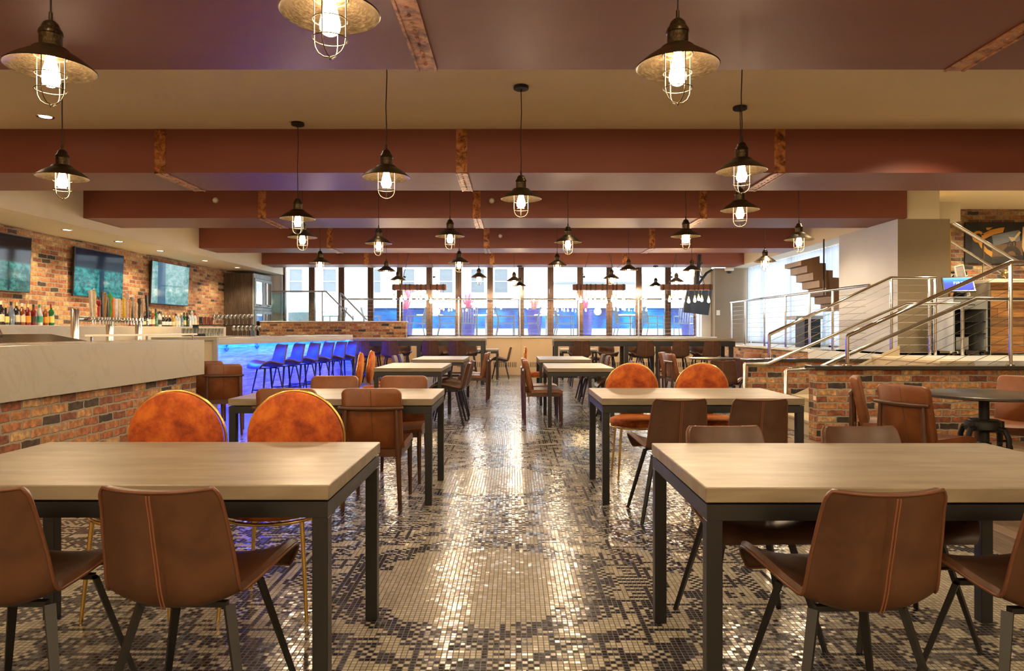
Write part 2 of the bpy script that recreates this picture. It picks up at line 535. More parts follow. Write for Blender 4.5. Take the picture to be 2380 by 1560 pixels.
# the white pier beside the stair: light reveal and taupe face
mb = MB(); mb.box(5.95, 6.76, 10.8, 12.75, 0, 2.97)
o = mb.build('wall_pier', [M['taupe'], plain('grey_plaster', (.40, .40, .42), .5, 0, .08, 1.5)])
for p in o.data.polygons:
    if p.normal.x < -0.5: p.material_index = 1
struct(o)
# soffit boxes
struct(MB().box(-7.7, -6.62, -3, WY, 2.83, ZC).build('trim_1', M['cream']))
mb = MB(); mb.box(6.05, 6.6, 10.8, 19.9, 2.97, ZC); mb.box(6.6, 7.05, 11.0, 12.7, 2.97, 3.27)
struct(mb.build('trim_2', M['cream']))
# beams with riveted copper straps
def beam(n, y0, y1, x0, x1, straps):
    b = struct(MB().box(x0, x1, y0, y1, ZB, ZC).build('trim_%d' % n, M['beam']))
    for sx in straps:
        m = MB()
        m.box(sx - .06, sx + .06, y0 - .006, y0, ZB - .006, ZC)
        m.box(sx - .06, sx + .06, y0 - .006, y1 + .006, ZB - .007, ZB)
        m.box(sx - .066, sx - .05, y0 - .006, y1 + .006, ZB - .013, ZB - .005)
        m.box(sx + .05, sx + .066, y0 - .006, y1 + .006, ZB - .013, ZB - .005)
        k = int((y1 - y0) / .1)
        for i in range(k):
            m.lathe([(0.011, 0), (0.009, -.005), (0, -.008)], 8, (sx, y0 + .05 + i * .1, ZB - .006))
        R = Matrix.Rotation(PI / 2, 3, 'X')
        for i in range(4):
            m.lathe([(0.011, 0), (0.009, .005), (0, .008)], 8, (sx, y0 - .005, ZB + .06 + i * .11), R)
        m.build('copper_strap', M['copper'], b)
    return b
SX = (-3.87, -0.57, 2.91)
beam(3, 3.55, 4.605, -6.62, 10, SX)
beam(4, 7.63, 8.60, -6.62, 6.05, SX)
beam(5, 10.72, 11.76, -6.62, 6.05, SX)
beam(6, 14.66, 15.56, -6.62, 6.05, SX)
beam(7, 18.30, 19.20, -6.62, 6.05, SX)
struct(MB().box(6.05, 10, 7.63, 8.60, ZB, ZC).build('trim_8', M['beam']))

# front windows: folding panels between dark mullions
MX = [-6.65, -5.81, -4.96, -4.12, -3.28, -2.43, -1.59, -.68, .21, 1.06, 1.91, 2.75, 3.60, 4.44, 5.27]
for i in range(len(MX) - 1):
    a, b = MX[i], MX[i + 1]
    w = MB()
    w.box(a, a + .085, WY - .06, WY + .06, 1.0, 3.16, .004); w.box(b - .085, b, WY - .06, WY + .06, 1.0, 3.16, .004)
    w.box(a + .085, b - .085, WY - .05, WY + .05, 1.0, 1.10); w.box(a + .085, b - .085, WY - .05, WY + .05, 3.08, 3.16)
    o = struct(w.build('window_%d' % (i + 1), M['mirror_post']))
    MB().box(a + .085, b - .085, WY - .006, WY + .006, 1.10, 3.08).build('glass_pane', M['glass'], o)
    if i % 2 == 0 and i > 2:
        h = MB(); h.tube([(b - .042, WY - .06, 2.42), (b - .042, WY - .10, 2.42), (b - .042, WY - .10, 2.28), (b - .042, WY - .06, 2.28)], .011, 6)
        h.build('handle', M['chrome'], o)
# convector enclosure under the windows
e = struct(MB().box(-2.91, 5.60, 19.25, WY - .06, 0, 1.03, .004).build('trim_9', M['beige']))
MB().box(-2.95, 5.60, 19.2, WY - .06, 1.03, 1.06, .004).build('sill_ledge', M['ledge'], e)
g = MB()
for s in range(8):
    x0 = -2.55 + s * 1.0
    for k in range(13):
        g.box(x0 + k * .05, x0 + k * .05 + .018, 19.246, 19.25, .22, .36)
g.build('vent_slots', M['plastic_black'], e)
g = MB()
for s in range(7): g.box(-1.8 + s * 1.0, -1.794 + s * 1.0, 19.247, 19.25, .02, 1.03)
g.build('panel_joint', M['taupe'], e)
# right-hand window wall: frame, glass and a translucent curtain
mb = MB()
for y in (12.8, 14.6, 16.4, 18.2, 19.38): mb.box(6.62, 6.72, y - .04, y + .04, .89, 2.97)
mb.box(6.62, 6.72, 12.8, 19.4, .89, .95); mb.box(6.62, 6.72, 12.8, 19.4, 2.9, 2.97)
o = struct(mb.build('window_15', M['grey_metal']))
MB().box(6.66, 6.68, 12.8, 19.4, .95, 2.9).build('glass_pane', M['glass'], o)
nb = NB('sheer_curtain')
d = nb.node('ShaderNodeBsdfDiffuse'); d.inputs[0].default_value = (.50, .54, .60, 1)
t = nb.node('ShaderNodeBsdfTranslucent'); t.inputs[0].default_value = (.34, .39, .46, 1)
tr = nb.node('ShaderNodeBsdfTransparent')
m1 = nb.node('ShaderNodeMixShader'); m1.inputs[0].default_value = .6
m2 = nb.node('ShaderNodeMixShader'); m2.inputs[0].default_value = .05
nb.t.links.new(d.outputs[0], m1.inputs[1]); nb.t.links.new(t.outputs[0], m1.inputs[2])
nb.t.links.new(m1.outputs[0], m2.inputs[1]); nb.t.links.new(tr.outputs[0], m2.inputs[2])
M['sheer'] = nb.surf(m2.outputs[0])
c = MB()
c.sheet(lambda u, v: Vector((6.5 + .05 * math.sin(u * 6.5 / .16 * 2 * PI) * (1 - .4 * v), 12.85 + u * 6.5, .93 + v * 2.03)), 340, 3)
tag(c.build('sheer_curtain', M['sheer'], smooth=True, ang=180), 'white pleated sheer curtain across the tall window behind the platform railing', 'curtain')

# ------------------------------------------------------------------ bar and platform masonry
PZ = .89
mb = MB(); mb.box(5.5, 6.75, 9.95, 19.9, 0, PZ - .05)
o = mb.build('wall_platform', M['brick']); struct(o)
MB().box(5.46, 6.75, 9.95, 19.4, PZ - .05, PZ, .006).build('stone_ledge', M['ledge'], o)
mb = MB(); mb.box(5.36, 10, 8.1, 12.7, PZ - .2, PZ)
struct(mb.build('trim_10', M['ledge']))
# cheek walls of the stair
o = struct(MB().box(3.41, 9.9, 7.85, 8.06, 0, .80, .004).build('wall_stairs', M['brick']))
MB().box(3.37, 9.9, 7.80, 8.08, .80, .845, .008).build('ledge', M['ledge_black'], o)
MB().box(3.404, 3.41, 7.86, 7.92, .455, .50).build('white_brick', M['plastic_white'], o)
o = struct(MB().box(3.27, 5.5, 9.72, 9.92, 0, .80, .004).build('wall_stairs_far', M['brick']))
MB().box(3.23, 5.5, 9.68, 9.94, .80, .845, .008).build('ledge', M['ledge_black'], o)
st = thing('staircase', 'short pale stone stair climbing between two brick cheek walls', 'stairs', (3.5, 8.87, 0))
for k in range(5):
    h = PZ * (k + 1) / 5
    MB().box(k * .37, k * .37 + .372, -.77, .79, 0, h - .035).build('riser', M['step'], st)
    MB().box(k * .37 - .025, k * .37 + .372, -.77, .79, h - .035, h, .006).build('tread', M['step'], st)
m = MB(); m.prism([(-.12, 0), (-.12, .12), (1.85, 1.03), (1.85, .9), (0, 0)], lambda a, b: Vector((a, .79, b)), lambda a, b: Vector((a, .805, b)))
m.build('skirting', M['step'], st)
# brick half wall at the back left
o = struct(MB().box(-6.85, -2.91, 18.8, 19.1, 0, 1.46, .004).build('wall_terrace', M['brick']))
MB().box(-6.85, -2.89, 18.78, 19.12, 1.46, 1.49, .004).build('ledge', M['ledge'], o)

# small flat fittings
def spot(x, y, z, label, wall=False):
    t = thing('emergency_spot', label, 'spotlight', (x, y, z))
    R = Matrix.Rotation(PI / 2, 3, 'X') if wall else Matrix.Identity(3)
    MB().lathe([(.0, -.012), (.05, -.012), (.055, 0)], 24, M=R if wall else None).build('trim_ring', M['chrome'], t, smooth=True)
    MB().lathe([(.02, -.014), (.034, -.03), (.02, -.036), (0, -.036)], 18, M=R if wall else None).build('lens', M['plastic_white'], t, smooth=True)
def wx(px, Y): return (px - CX) * Y / F
def wz(py, Y): return H - (py - CY) * Y / F
Rw = Matrix.Rotation(PI / 2, 3, 'X')
spots = [(501, 466, 10.72, 'third beam, far left one'), (1143, 467, 10.72, 'third beam beside its middle copper strap'),
         (1163, 549, 14.66, 'fourth beam beside its middle copper strap')]
for px, py, Y, where in spots:
    t = thing('emergency_spot', 'small chrome spot on the ' + where, 'spotlight', (wx(px, Y), Y - .001, wz(py, Y)))
    MB().lathe([(0, .014), (.044, .014), (.052, 0)], 24, M=Rw).build('trim_ring', M['chrome'], t, smooth=True)
    MB().lathe([(.028, .014), (.028, .03), (.016, .04), (0, .04)], 18, M=Rw).build('lens', M['plastic_white'], t, smooth=True)
dl = [(-7.05, 11.0), (-7.05, 12.45), (-7.05, 13.9), (-7.04, 15.9), (-7.0, 17.65)]
def downlight(x, y, z, label, power=0, spotang=2.0):
    t = thing('recessed_downlight', label, 'downlight', (x, y, z), 0, 'recessed downlights')
    MB().lathe([(.058, -.001), (.078, -.006), (.084, 0)], 28).build('trim_ring', M['chrome'], t, smooth=True)
    MB().lathe([(.058, -.002), (0, -.002)], 28).build('lens', M['down'], t)
def lamp(kind, loc, power, color, size=.1, rot=None, spread=None, ang=None, size_y=None):
    L = bpy.data.lights.new('lamp_light', kind); L.energy = power; L.color = color
    if kind == 'AREA':
        L.size = size
        if size_y: L.shape = 'RECTANGLE'; L.size_y = size_y
        else: L.shape = 'DISK'
        if spread: L.spread = spread
    if kind == 'SPOT':
        L.spot_size = ang; L.spot_blend = .6; L.shadow_soft_size = size
    if kind == 'POINT': L.shadow_soft_size = size
    o = bpy.data.objects.new('lamp_light', L); COL.objects.link(o); o.location = loc
    if rot: o.rotation_euler = rot
    return o
for i, (x, y) in enumerate(dl):
    downlight(x, y, 2.829, 'recessed downlight in the soffit over the back bar, %s one from the camera' % ORD[i])
    lamp('SPOT', (x, y, 2.81), 75 * G['down'], (1, .78, .48), .05, (0, 0, 0), ang=2.4)
for y in (6.2, 7.6, 9.2):                       # the same row continues towards the camera
    lamp('SPOT', (-7.05, y, 2.81), 75 * G['down'], (1, .78, .48), .05, (0, 0, 0), ang=2.4)
downlight(-4.83, 7.19, 3.449, 'recessed downlight in the flat ceiling at far left, behind the nearest pendant')

# smoke detectors, camera dome, switch
t = thing('security_camera', 'white dome camera under the soffit in front of the taupe corner wall', 'camera', (wx(1673, 19.0) + .35, 19.3, 2.93))
MB().lathe([(0, .04), (.11, .04), (.13, 0), (.12, -.04), (.08, -.05)], 24).build('base', M['plastic_white'], t, smooth=True)
MB().lathe([(.075, -.05), (.06, -.1), (0, -.125)], 20).build('dome', M['plastic_black'], t, smooth=True)
t = thing('light_switch', 'white switch plate on the taupe corner wall beside the platform railing', 'switch', (wx(1669, 19.4), 19.399, wz(727, 19.4)))
MB().box(-.05, .05, -.012, 0, -.07, .07, .004).build('plate', M['plastic_white'], t)
MB().box(-.018, .018, -.018, -.012, -.03, .03, .003).build('rocker', M['plastic_white'], t)
# ================================================================== TABLES
def make_table(name, label, w, d, h, loc, group, legs=None, apron=.05, leg=.05, slab=.048):
    t = thing(name, label, 'table', loc, 0, group)
    MB().box(-w / 2, w / 2, -d / 2, d / 2, h - slab, h, .004).build('tabletop', M['concrete'], t)
    z1 = h - slab - .006
    f = MB(); i = .004
    f.box(-w / 2 + i, w / 2 - i, -d / 2 + i, -d / 2 + i + leg, z1 - apron, z1); f.box(-w / 2 + i, w / 2 - i, d / 2 - i - leg, d / 2 - i, z1 - apron, z1)
    f.box(-w / 2 + i, -w / 2 + i + leg, -d / 2 + i + leg, d / 2 - i - leg, z1 - apron, z1); f.box(w / 2 - i - leg, w / 2 - i, -d / 2 + i + leg, d / 2 - i - leg, z1 - apron, z1)
    f.box(-w / 2 + .03, w / 2 - .03, -d / 2 + .03, d / 2 - .03, z1 - .002, z1 + .006)
    f.build('apron_frame', M['frame'], t)
    for x in (legs or (-w / 2 + i + leg / 2, w / 2 - i - leg / 2)):
        for y in (-d / 2 + i + leg / 2, d / 2 - i - leg / 2):
            MB().box(x - leg / 2, x + leg / 2, y - leg / 2, y + leg / 2, 0, z1 - apron, .002, 1).build('leg', M['frame'], t)
    return t
GT = 'rectangular dining tables'
def table_box(x0, x1, y0, y1, label):
    return make_table('dining_table', label, x1 - x0, y1 - y0, .76, ((x0 + x1) / 2, (y0 + y1) / 2, 0), GT)
table_box(-2.03, -.584, 2.20, 3.05, 'concrete topped table nearest the camera on the left of the aisle')
table_box(.597, 2.045, 2.165, 3.02, 'concrete topped table nearest the camera on the right of the aisle')
table_box(-2.03, -.578, 4.95, 5.83, 'concrete topped table behind the left front table, with tan chairs on both long sides')
table_box(.632, 2.08, 4.98, 5.88, 'concrete topped table behind the right front table, with two orange chairs at its far side')
table_box(-1.80, -.925, 8.95, 10.38, 'concrete topped table left of the aisle with two orange chairs at its left side')
table_box(-1.705, -.825, 11.55, 13.05, 'concrete topped table farthest back left of the aisle, before the left bar height table')
table_box(.432, 1.29, 8.9, 10.3, 'concrete topped table right of the aisle with two low tan chairs at its left side')
table_box(.42, 1.29, 11.5, 13.0, 'concrete topped table farthest back right of the aisle, before the right bar height table')
table_box(-1.25, -.39, 17.5, 18.3, 'small table beside the beige window enclosure, behind the left bar height table')
table_box(1.2, 2.1, 17.5, 18.3, 'small table by the window enclosure, glimpsed under the right bar height table')
def bar_table(x0, x1, y0, y1, label, legs):
    w = x1 - x0
    t = make_table('bar_height_table', label, w, y1 - y0, 1.06, ((x0 + x1) / 2, (y0 + y1) / 2, 0), 'long bar height tables', legs, .11, .085, .06)
    m = MB(); m.box(-w / 2 + .05, w / 2 - .05, -.03, .03, .16, .21); m.build('foot_rail', M['frame'], t)
    return t
bar_table(-3.74, -.64, 15.87, 16.62, 'long bar height table on the left reaching to the blue lit bar', (-1.50, 0.02, 1.48))
bar_table(.89, 4.92, 15.46, 16.2, 'long bar height table on the right in front of the windows', (-1.96, -.40, .30, 1.93))
def round_table(x, y, label):
    t = thing('round_table', label, 'table', (x, y, 0), 0, 'round pedestal tables')
    MB().lathe([(0, .735), (.44, .735), (.456, .742), (.456, .757), (.45, .76), (0, .76)], 56).build('tabletop', M['tabletop_black'], t, smooth=True, ang=30)
    MB().lathe([(0, .735), (.1, .735), (.1, .72), (.036, .715), (.036, .3), (0, .3)], 20).build('post', M['cast'], t, smooth=True)
    m = MB(); m.lathe([(0, .56), (.10, .56), (.115, .54), (.115, .49), (.085, .47), (0, .47)], 20); m.box(-.13, .13, -.045, .045, .48, .55, .006)
    m.lathe([(0, .40), (.05, .38), (.062, .25), (.05, .12), (0, .1)], 16)
    m.build('gear_housing', M['cast'], t, smooth=True)
    for k in range(4):
        a = k * PI / 2 + .4
        c, s = math.cos(a), math.sin(a)
        MB().tube([(c * r, s * r, z) for r, z in ((.09, .50), (.16, .49), (.185, .43), (.185, .26), (.20, .16), (.28, .06), (.33, .015))], [.02, .022, .02, .018, .02, .024, .02], 8).build('leg', M['cast'], t, smooth=True)
    c = MB(); c.tube([(.06, -.1, .36), (.06, -.2, .36), (.06, -.2, .29), (.06, -.26, .29)], .01, 8); c.ring((.06, -.14, .36), .055, .009, 20, 6, 'y')
    c.build('crank', M['cast'], t, smooth=True)
    return t
round_table(3.63, 5.38, 'round dark table on a cast crank pedestal in front of the near brick wall')
round_table(3.53, 12.2, 'round dark table standing far right between the brick stair wall and the bar height table')

# ================================================================== SEATING PROTOTYPES
def crom(tab, t):
    n = len(tab) - 1
    k = min(int(t * n), n - 1); f = t * n - k
    p = [tab[max(k - 1, 0)], tab[k], tab[k + 1], tab[min(k + 2, n)]]
    return [0.5 * (2 * b + (c - a) * f + (2 * a - 5 * b + 4 * c - d) * f * f + (3 * b - a - 3 * c + d) * f ** 3) for a, b, c, d in zip(*p)]
#        y     z     half  edge_up edge_fwd
SHELL = [(.245, .430, .195, .000, .0), (.235, .452, .215, .012, .0), (.19, .465, .243, .050, .0), (.11, .460, .256, .080, .0),
         (.02, .450, .245, .080, .0), (-.08, .440, .222, .065, .005), (-.15, .437, .205, .055, .02), (-.195, .455, .198, .035, .035),
         (-.222, .51, .195, .012, .045), (-.240, .59, .190, .004, .048), (-.257, .665, .184, .002, .046), (-.272, .738, .176, .003, .042),
         (-.283, .782, .170, .006, .036), (-.287, .802, .156, .007, .030)]
def shell_fn(dz=0.0, sx=1.0, off=0.0):
    def fn(u, v):
        y, z, hw, eu, ef = crom(SHELL, v)
        s = u * 2 - 1
        q = abs(s) ** 2.2
        return Vector((s * hw * sx, y + ef * q, z + dz + eu * q))
    return fn
def seam_pts(fn, dz, back=True):
    pts = []
    for k in range(21):
        v = .56 + .437 * k / 20
        p = fn(.5, v); q = fn(.5, min(1, v + .01)); d = (q - p).normalized()
        n = Vector((0, d.z, -d.y))
        if n.y > 0 and v > .55: n = -n
        if v <= .55 and n.z > 0: n = -n
        pts.append(p + n * .0225)
    return pts
def rim_pts(fn):
    us = [i / 14 for i in range(15)]; vs = [i / 26 for i in range(27)]
    return [fn(0, v) for v in vs] + [fn(u, 1) for u in us[1:]] + [fn(1, v) for v in vs[::-1][1:]] + [fn(u, 0) for u in us[::-1][1:-1]]
def make_shell_chair(leather, label, group, stool=False):
    t = thing('bar_stool' if stool else 'shell_chair', label, 'bar stool' if stool else 'chair', (0, 0, 0), 0, group)
    dz, sx = (.205, .98) if stool else (0, 1)
    fn = shell_fn(dz, sx)
    m = MB(); m.sheet(lambda u, v: fn(u, v), 18, 34, .022)
    m.build('seat_shell', leather, t, smooth=True, ang=70)
    m = MB(); m.tube(rim_pts(fn), .0055, 6, closed=True); m.build('piping', M['piping'] if not stool else leather, t, smooth=True, ang=80)
    m = MB()
    sp = seam_pts(fn, dz)
    m.tube([p + Vector((-.0045, 0, 0)) for p in sp], .0021, 5); m.tube([p + Vector((.0045, 0, 0)) for p in sp], .0021, 5)
    m.build('back_seam', M['thread'], t, smooth=True, ang=80)
    zt = .425 + dz
    a, b = (.135, .235) if not stool else (.12, .21)
    for x in (-1, 1):
        for y in (-1, 1):
            top = (x * a, y * .115 + .01, zt); bot = (x * b, y * .215 + .01, 0)
            MB().bar(top, bot, .030, .018, .018, .015, (x, y * -1.0, 0)).build('leg', M['black'], t)
    m = MB()
    for y in (-.105, .125): m.box(-.13, .13, y - .012, y + .012, zt - .004, zt + .012)
    m.box(-.015, .015, -.105, .125, zt - .004, zt + .012)
    m.build('under_frame', M['black'], t)
    if stool:
        m = MB(); k = .28; x0 = a + (b - a) * (1 - k / zt); y0 = .115 + .1 * (1 - k / zt)
        c = [(-x0, -y0 + .01, k), (x0, -y0 + .01, k), (x0, y0 + .01, k), (-x0, y0 + .01, k)]
        m.tube(c, .009, 6, closed=True); m.build('foot_rail', M['black'], t)
    return t
def make_velvet_chair(label, group):
    t = thing('velvet_chair', label, 'chair', (0, 0, 0), 0, group)
    m = MB(); m.lathe([(0, .432), (.20, .432), (.228, .442), (.237, .465), (.228, .49), (.19, .505), (0, .512)], 48, (0, .03, 0))
    m.build('seat', M['velvet'], t, smooth=True, ang=60)
    R = Matrix.Rotation(PI / 2 - .10, 3, 'X')
    c = Vector((0, -.225, .712))
    m = MB(); m.lathe([(0, -.028), (.20, -.026), (.229, -.014), (.236, .004), (.226, .022), (.19, .034), (0, .040)], 56, c, R)
    m.build('backrest', M['velvet'], t, smooth=True, ang=60)
    m = MB(); m.ring(c + R @ Vector((0, 0, .024)), .237, .0075, 64, 8, 'z', R); m.build('back_rim', M['brass'], t, smooth=True, ang=180)
    m = MB(); m.ring((0, .03, .428), .232, .008, 56, 8); m.build('seat_ring', M['brass'], t, smooth=True, ang=180)
    for x in (-1, 1):
        for y in (-1, 1):
            MB().tube([(x * .16, .03 + y * .16, .428), (x * .19, .03 + y * .19, 0)], [.0105, .008], 10).build('leg', M['brass'], t, smooth=True)
    m = MB()
    for x in (-.1, .1): m.tube([(x, -.17, .426), (x, -.245, .44), (x, -.262, .55)], .008, 8)
    m.build('back_bracket', M['brass'], t, smooth=True)
    return t
def rrect(w, z0, z1, r, n=6):
    pts = []
    for cx, cz, a0 in ((w - r, z0 + r, -PI / 2), (w - r, z1 - r, 0), (-w + r, z1 - r, PI / 2), (-w + r, z0 + r, PI)):
        for i in range(n + 1):
            a = a0 + PI / 2 * i / n
            pts.append((cx + r * math.cos(a), cz + r * math.sin(a)))
    return pts
def make_wood_chair(label, group):
    t = thing('leather_side_chair', label, 'chair', (0, 0, 0), 0, group)
    m = MB()
    def seat(u, v):
        x = (u * 2 - 1) * .215; y = -.19 + v * .42
        return Vector((x, y, .472 - .014 * math.sin(PI * u) + .012 * (v - .5) - (.03 * max(0, (v - .8) / .2) ** 2)))
    m.sheet(seat, 14, 14, .045); m.build('seat', M['leather_tan'], t, smooth=True, ang=50)
    # leaning back pad with rounded corners
    m = MB()
    def y_of(z): return -.16 - (z - .43) * .20
    prof = rrect(.205, .415, .845, .045)
    off = .045
    n = len(prof)
    f0 = [m.bm.verts.new((x, y_of(z) + .0, z)) for x, z in prof]
    f0i = [m.bm.verts.new((x * .95, y_of(z) + .012, .63 + (z - .63) * .96)) for x, z in prof]
    b0 = [m.bm.verts.new((x, y_of(z) - off, z)) for x, z in prof]
    b0i = [m.bm.verts.new((x * .96, y_of(z) - off - .008, .63 + (z - .63) * .97)) for x, z in prof]
    for i in range(n):
        j = (i + 1) % n
        for A, B in ((f0i, f0), (f0, b0), (b0, b0i)): m.bm.faces.new([A[i], A[j], B[j], B[i]])
    m.bm.faces.new(f0i[::-1]); m.bm.faces.new(b0i)
    m.build('backrest', M['leather_tan'], t, smooth=True, ang=75)
    m = MB(); m.tube([(0, y_of(z) - off - .008, z) for z in (.43, .55, .66, .76, .835)], .003, 5); m.build('back_seam', M['piping'], t)
    for x in (-.195, .195):
        MB().tube([(x * .9, -.282, .705), (x * .95, -.280, .45), (x * 1.02, -.27, .0)], [.013, .02, .014], 10).build('leg', M['darkwood'], t, smooth=True)
        MB().tube([(x, .205, .435), (x, .207, .25), (x * 1.02, .212, 0)], [.018, .018, .013], 10).build('leg', M['darkwood'], t, smooth=True)
    MB().tube([(-.225, -.286, .712), (-.1, -.290, .708), (.1, -.290, .708), (.225, -.286, .712)], [.013, .018, .018, .013], 10).build('back_rail', M['darkwood'], t, smooth=True)
    m = MB()
    for x in (-.195, .195): m.box(x - .011, x + .011, -.25, .2, .375, .425)
    m.box(-.19, .19, .194, .214, .375, .425); m.box(-.19, .19, -.285, -.262, .375, .425)
    m.build('seat_rail', M['darkwood'], t)
    return t

UP, DN, RT, LF = 0.0, PI, -PI / 2, PI / 2       # facing away, facing the camera, facing right, facing left
def place(maker, first_args, rows, group):
    proto = None
    for (x, y, rz, label) in rows:
        if proto is None:
            proto = maker(*first_args, label=label, group=group) if first_args else maker(label, group)
            proto.location = (x, y, 0); proto.rotation_euler = (0, 0, rz)
        else:
            dup(proto, (x, y, 0), rz, label, group)
S = 'brown leather shell chair '
place(lambda leather, label, group: make_shell_chair(leather, label, group), (M['leather_brown'],), [
    (-.985, 2.20, UP - .03, S + 'before the left front table, whole back in view'),
    (-1.53, 2.20, UP, S + 'at the left front table, cut by the left edge'),
    (1.015, 2.17, UP + .05, S + 'before the right front table, whole back in view'),
    (1.58, 2.15, UP + .02, S + 'at the right front table, cut by the right edge')], 'shell chairs at the front tables')
D = 'dark shell chair '
place(lambda leather, label, group: make_shell_chair(leather, label, group), (M['leather_dark'],), [
    (.965, 2.92, DN + .04, D + 'on the far side of the right front table, left one'),
    (1.57, 2.92, DN, D + 'on the far side of the right front table, right one'),
    (1.05, 4.70, UP + .05, D + 'seen from behind, left one before the second right table'),
    (1.58, 4.70, UP - .02, D + 'seen from behind, right one before the second right table'),
    (-.86, 9.32, LF, D + 'in side view, aisle side of the third left table, nearer one'),
    (-.84, 9.93, LF + .05, D + 'in side view, aisle side of the third left table, farther one'),
    (-1.80, 11.95, RT, D + 'at the left side of the farthest left table, nearer one'),
    (-1.80, 12.6, RT, D + 'at the left side of the farthest left table, farther one'),
    (1.42, 9.25, LF, D + 'peeping over the second right table orange chair, nearer one'),
    (1.42, 9.85, LF, D + 'peeping over the second right table orange chair, farther one'),
    (1.36, 11.85, LF, D + 'at the right side of the farthest right table, nearer one'),
    (1.36, 12.55, LF, D + 'at the right side of the farthest right table, farther one'),
    (-.33, 17.9, LF, D + 'alone beside the small table against the beige window enclosure'),
    (3.10, 10.28, UP - .35, D + 'near the stair wall, turned away before the far round table'),
    (3.74, 10.9, UP - 1.0, D + 'partly hidden behind the steel handrail end at the stair foot'),
    (2.2, 17.9, LF, D + 'by the small table behind the right bar height table')], 'dark shell chairs')
W = 'tan leather wooden chair '
place(make_wood_chair, (), [
    (-.985, 5.09, UP, W + 'seen from behind, right one before the second left table'),
    (-1.575, 5.09, UP, W + 'seen from behind, left one before the second left table'),
    (-1.575, 5.88, DN, W + 'facing the camera, left one behind the second left table'),
    (-.965, 5.88, DN, W + 'facing the camera, right one behind the second left table'),
    (.42, 9.33, RT, W + 'in side view left of the third right table, nearer one'),
    (.40, 9.98, RT, W + 'in side view left of the third right table, farther one'),
    (-.74, 12.2, LF, W + 'in side view, aisle side of the farthest left table, nearer one'),
    (-.72, 12.74, LF, W + 'in side view, aisle side of the farthest left table, farther one'),
    (3.10, 5.22, heading(.92, .38), W + 'at the near round table, closest to the right front table'),
    (3.22, 5.98, heading(.80, -.45), W + 'at the near round table against the brick wall, left one'),
    (4.28, 5.98, heading(-.8, -.55), W + 'at the near round table, back cut by the right edge'),
    (4.15, 4.88, heading(-.8, .6), W + 'at the near round table, only its seat showing'),
    (2.92, 11.9, heading(1, .1), W + 'at the left of the far round table, nearer one'),
    (2.95, 12.65, heading(1, -.4), W + 'at the left of the far round table, farther one'),
    (4.10, 12.55, heading(-.9, -.4), W + 'at the right of the far round table near the platform wall'),
    (-3.52, 8.5, heading(-.35, 1), W + 'past the end of the near bar counter, right one of two'),
    (-4.08, 9.3, heading(-.35, 1), W + 'past the end of the near bar counter, half hidden left one')], 'tan leather chairs')
VV = 'round backed orange velvet chair '
place(make_velvet_chair, (), [
    (-1.66, 3.20, DN, VV + 'facing the camera behind the left front table, left one'),
    (-1.075, 3.20, DN, VV + 'facing the camera behind the left front table, right one'),
    (1.06, 6.02, DN, VV + 'facing the camera behind the second right table, left one'),
    (1.69, 6.02, DN, VV + 'facing the camera behind the second right table, right one'),
    (-1.82, 9.30, RT + .12, VV + 'edge on left of the third left table, nearer one'),
    (-1.82, 10.0, RT + .05, VV + 'edge on left of the third left table, farther one'),
    (.42, 12.3, RT, VV + 'edge on left of the farthest right table')], 'orange velvet chairs')
B = 'dark bar stool '
bx = lambda y: -4.49 + (y - 10.6) * .1585
rows = []
for k, y in enumerate((11.3, 11.92, 12.53, 13.13, 13.72, 14.3)):
    rows.append((bx(y) + .42, y - .05, heading(-.66, -.75), B + 'lit blue at the left bar, %s one from the camera' % ORD[k]))
for k, px in enumerate((842, 908, 1001, 1064)):
    rows.append((wx(px, 15.6) + .0, 15.72, UP, B + 'backing the camera, left bar height table, %s from the left' % ORD[k]))
for k, px in enumerate((868, 935, 1030, 1090)):
    rows.append((wx(px, 16.8), 16.78, DN, B + 'window side of the left bar height table, %s from the left' % ORD[k]))
for k, px in enumerate((1351, 1499, 1580, 1652)):
    rows.append((wx(px, 15.2), 15.32, UP, B + 'backing the camera, right bar height table, %s from the left' % ORD[k]))
for k, px in enumerate((1342, 1411, 1478, 1545, 1625)):
    rows.append((wx(px, 16.4), 16.36, DN, B + 'window side of the right bar height table, %s from the left' % ORD[k]))
place(lambda leather, label, group: make_shell_chair(leather, label, group, True), (M['leather_dark'],), rows, 'shell bar stools')
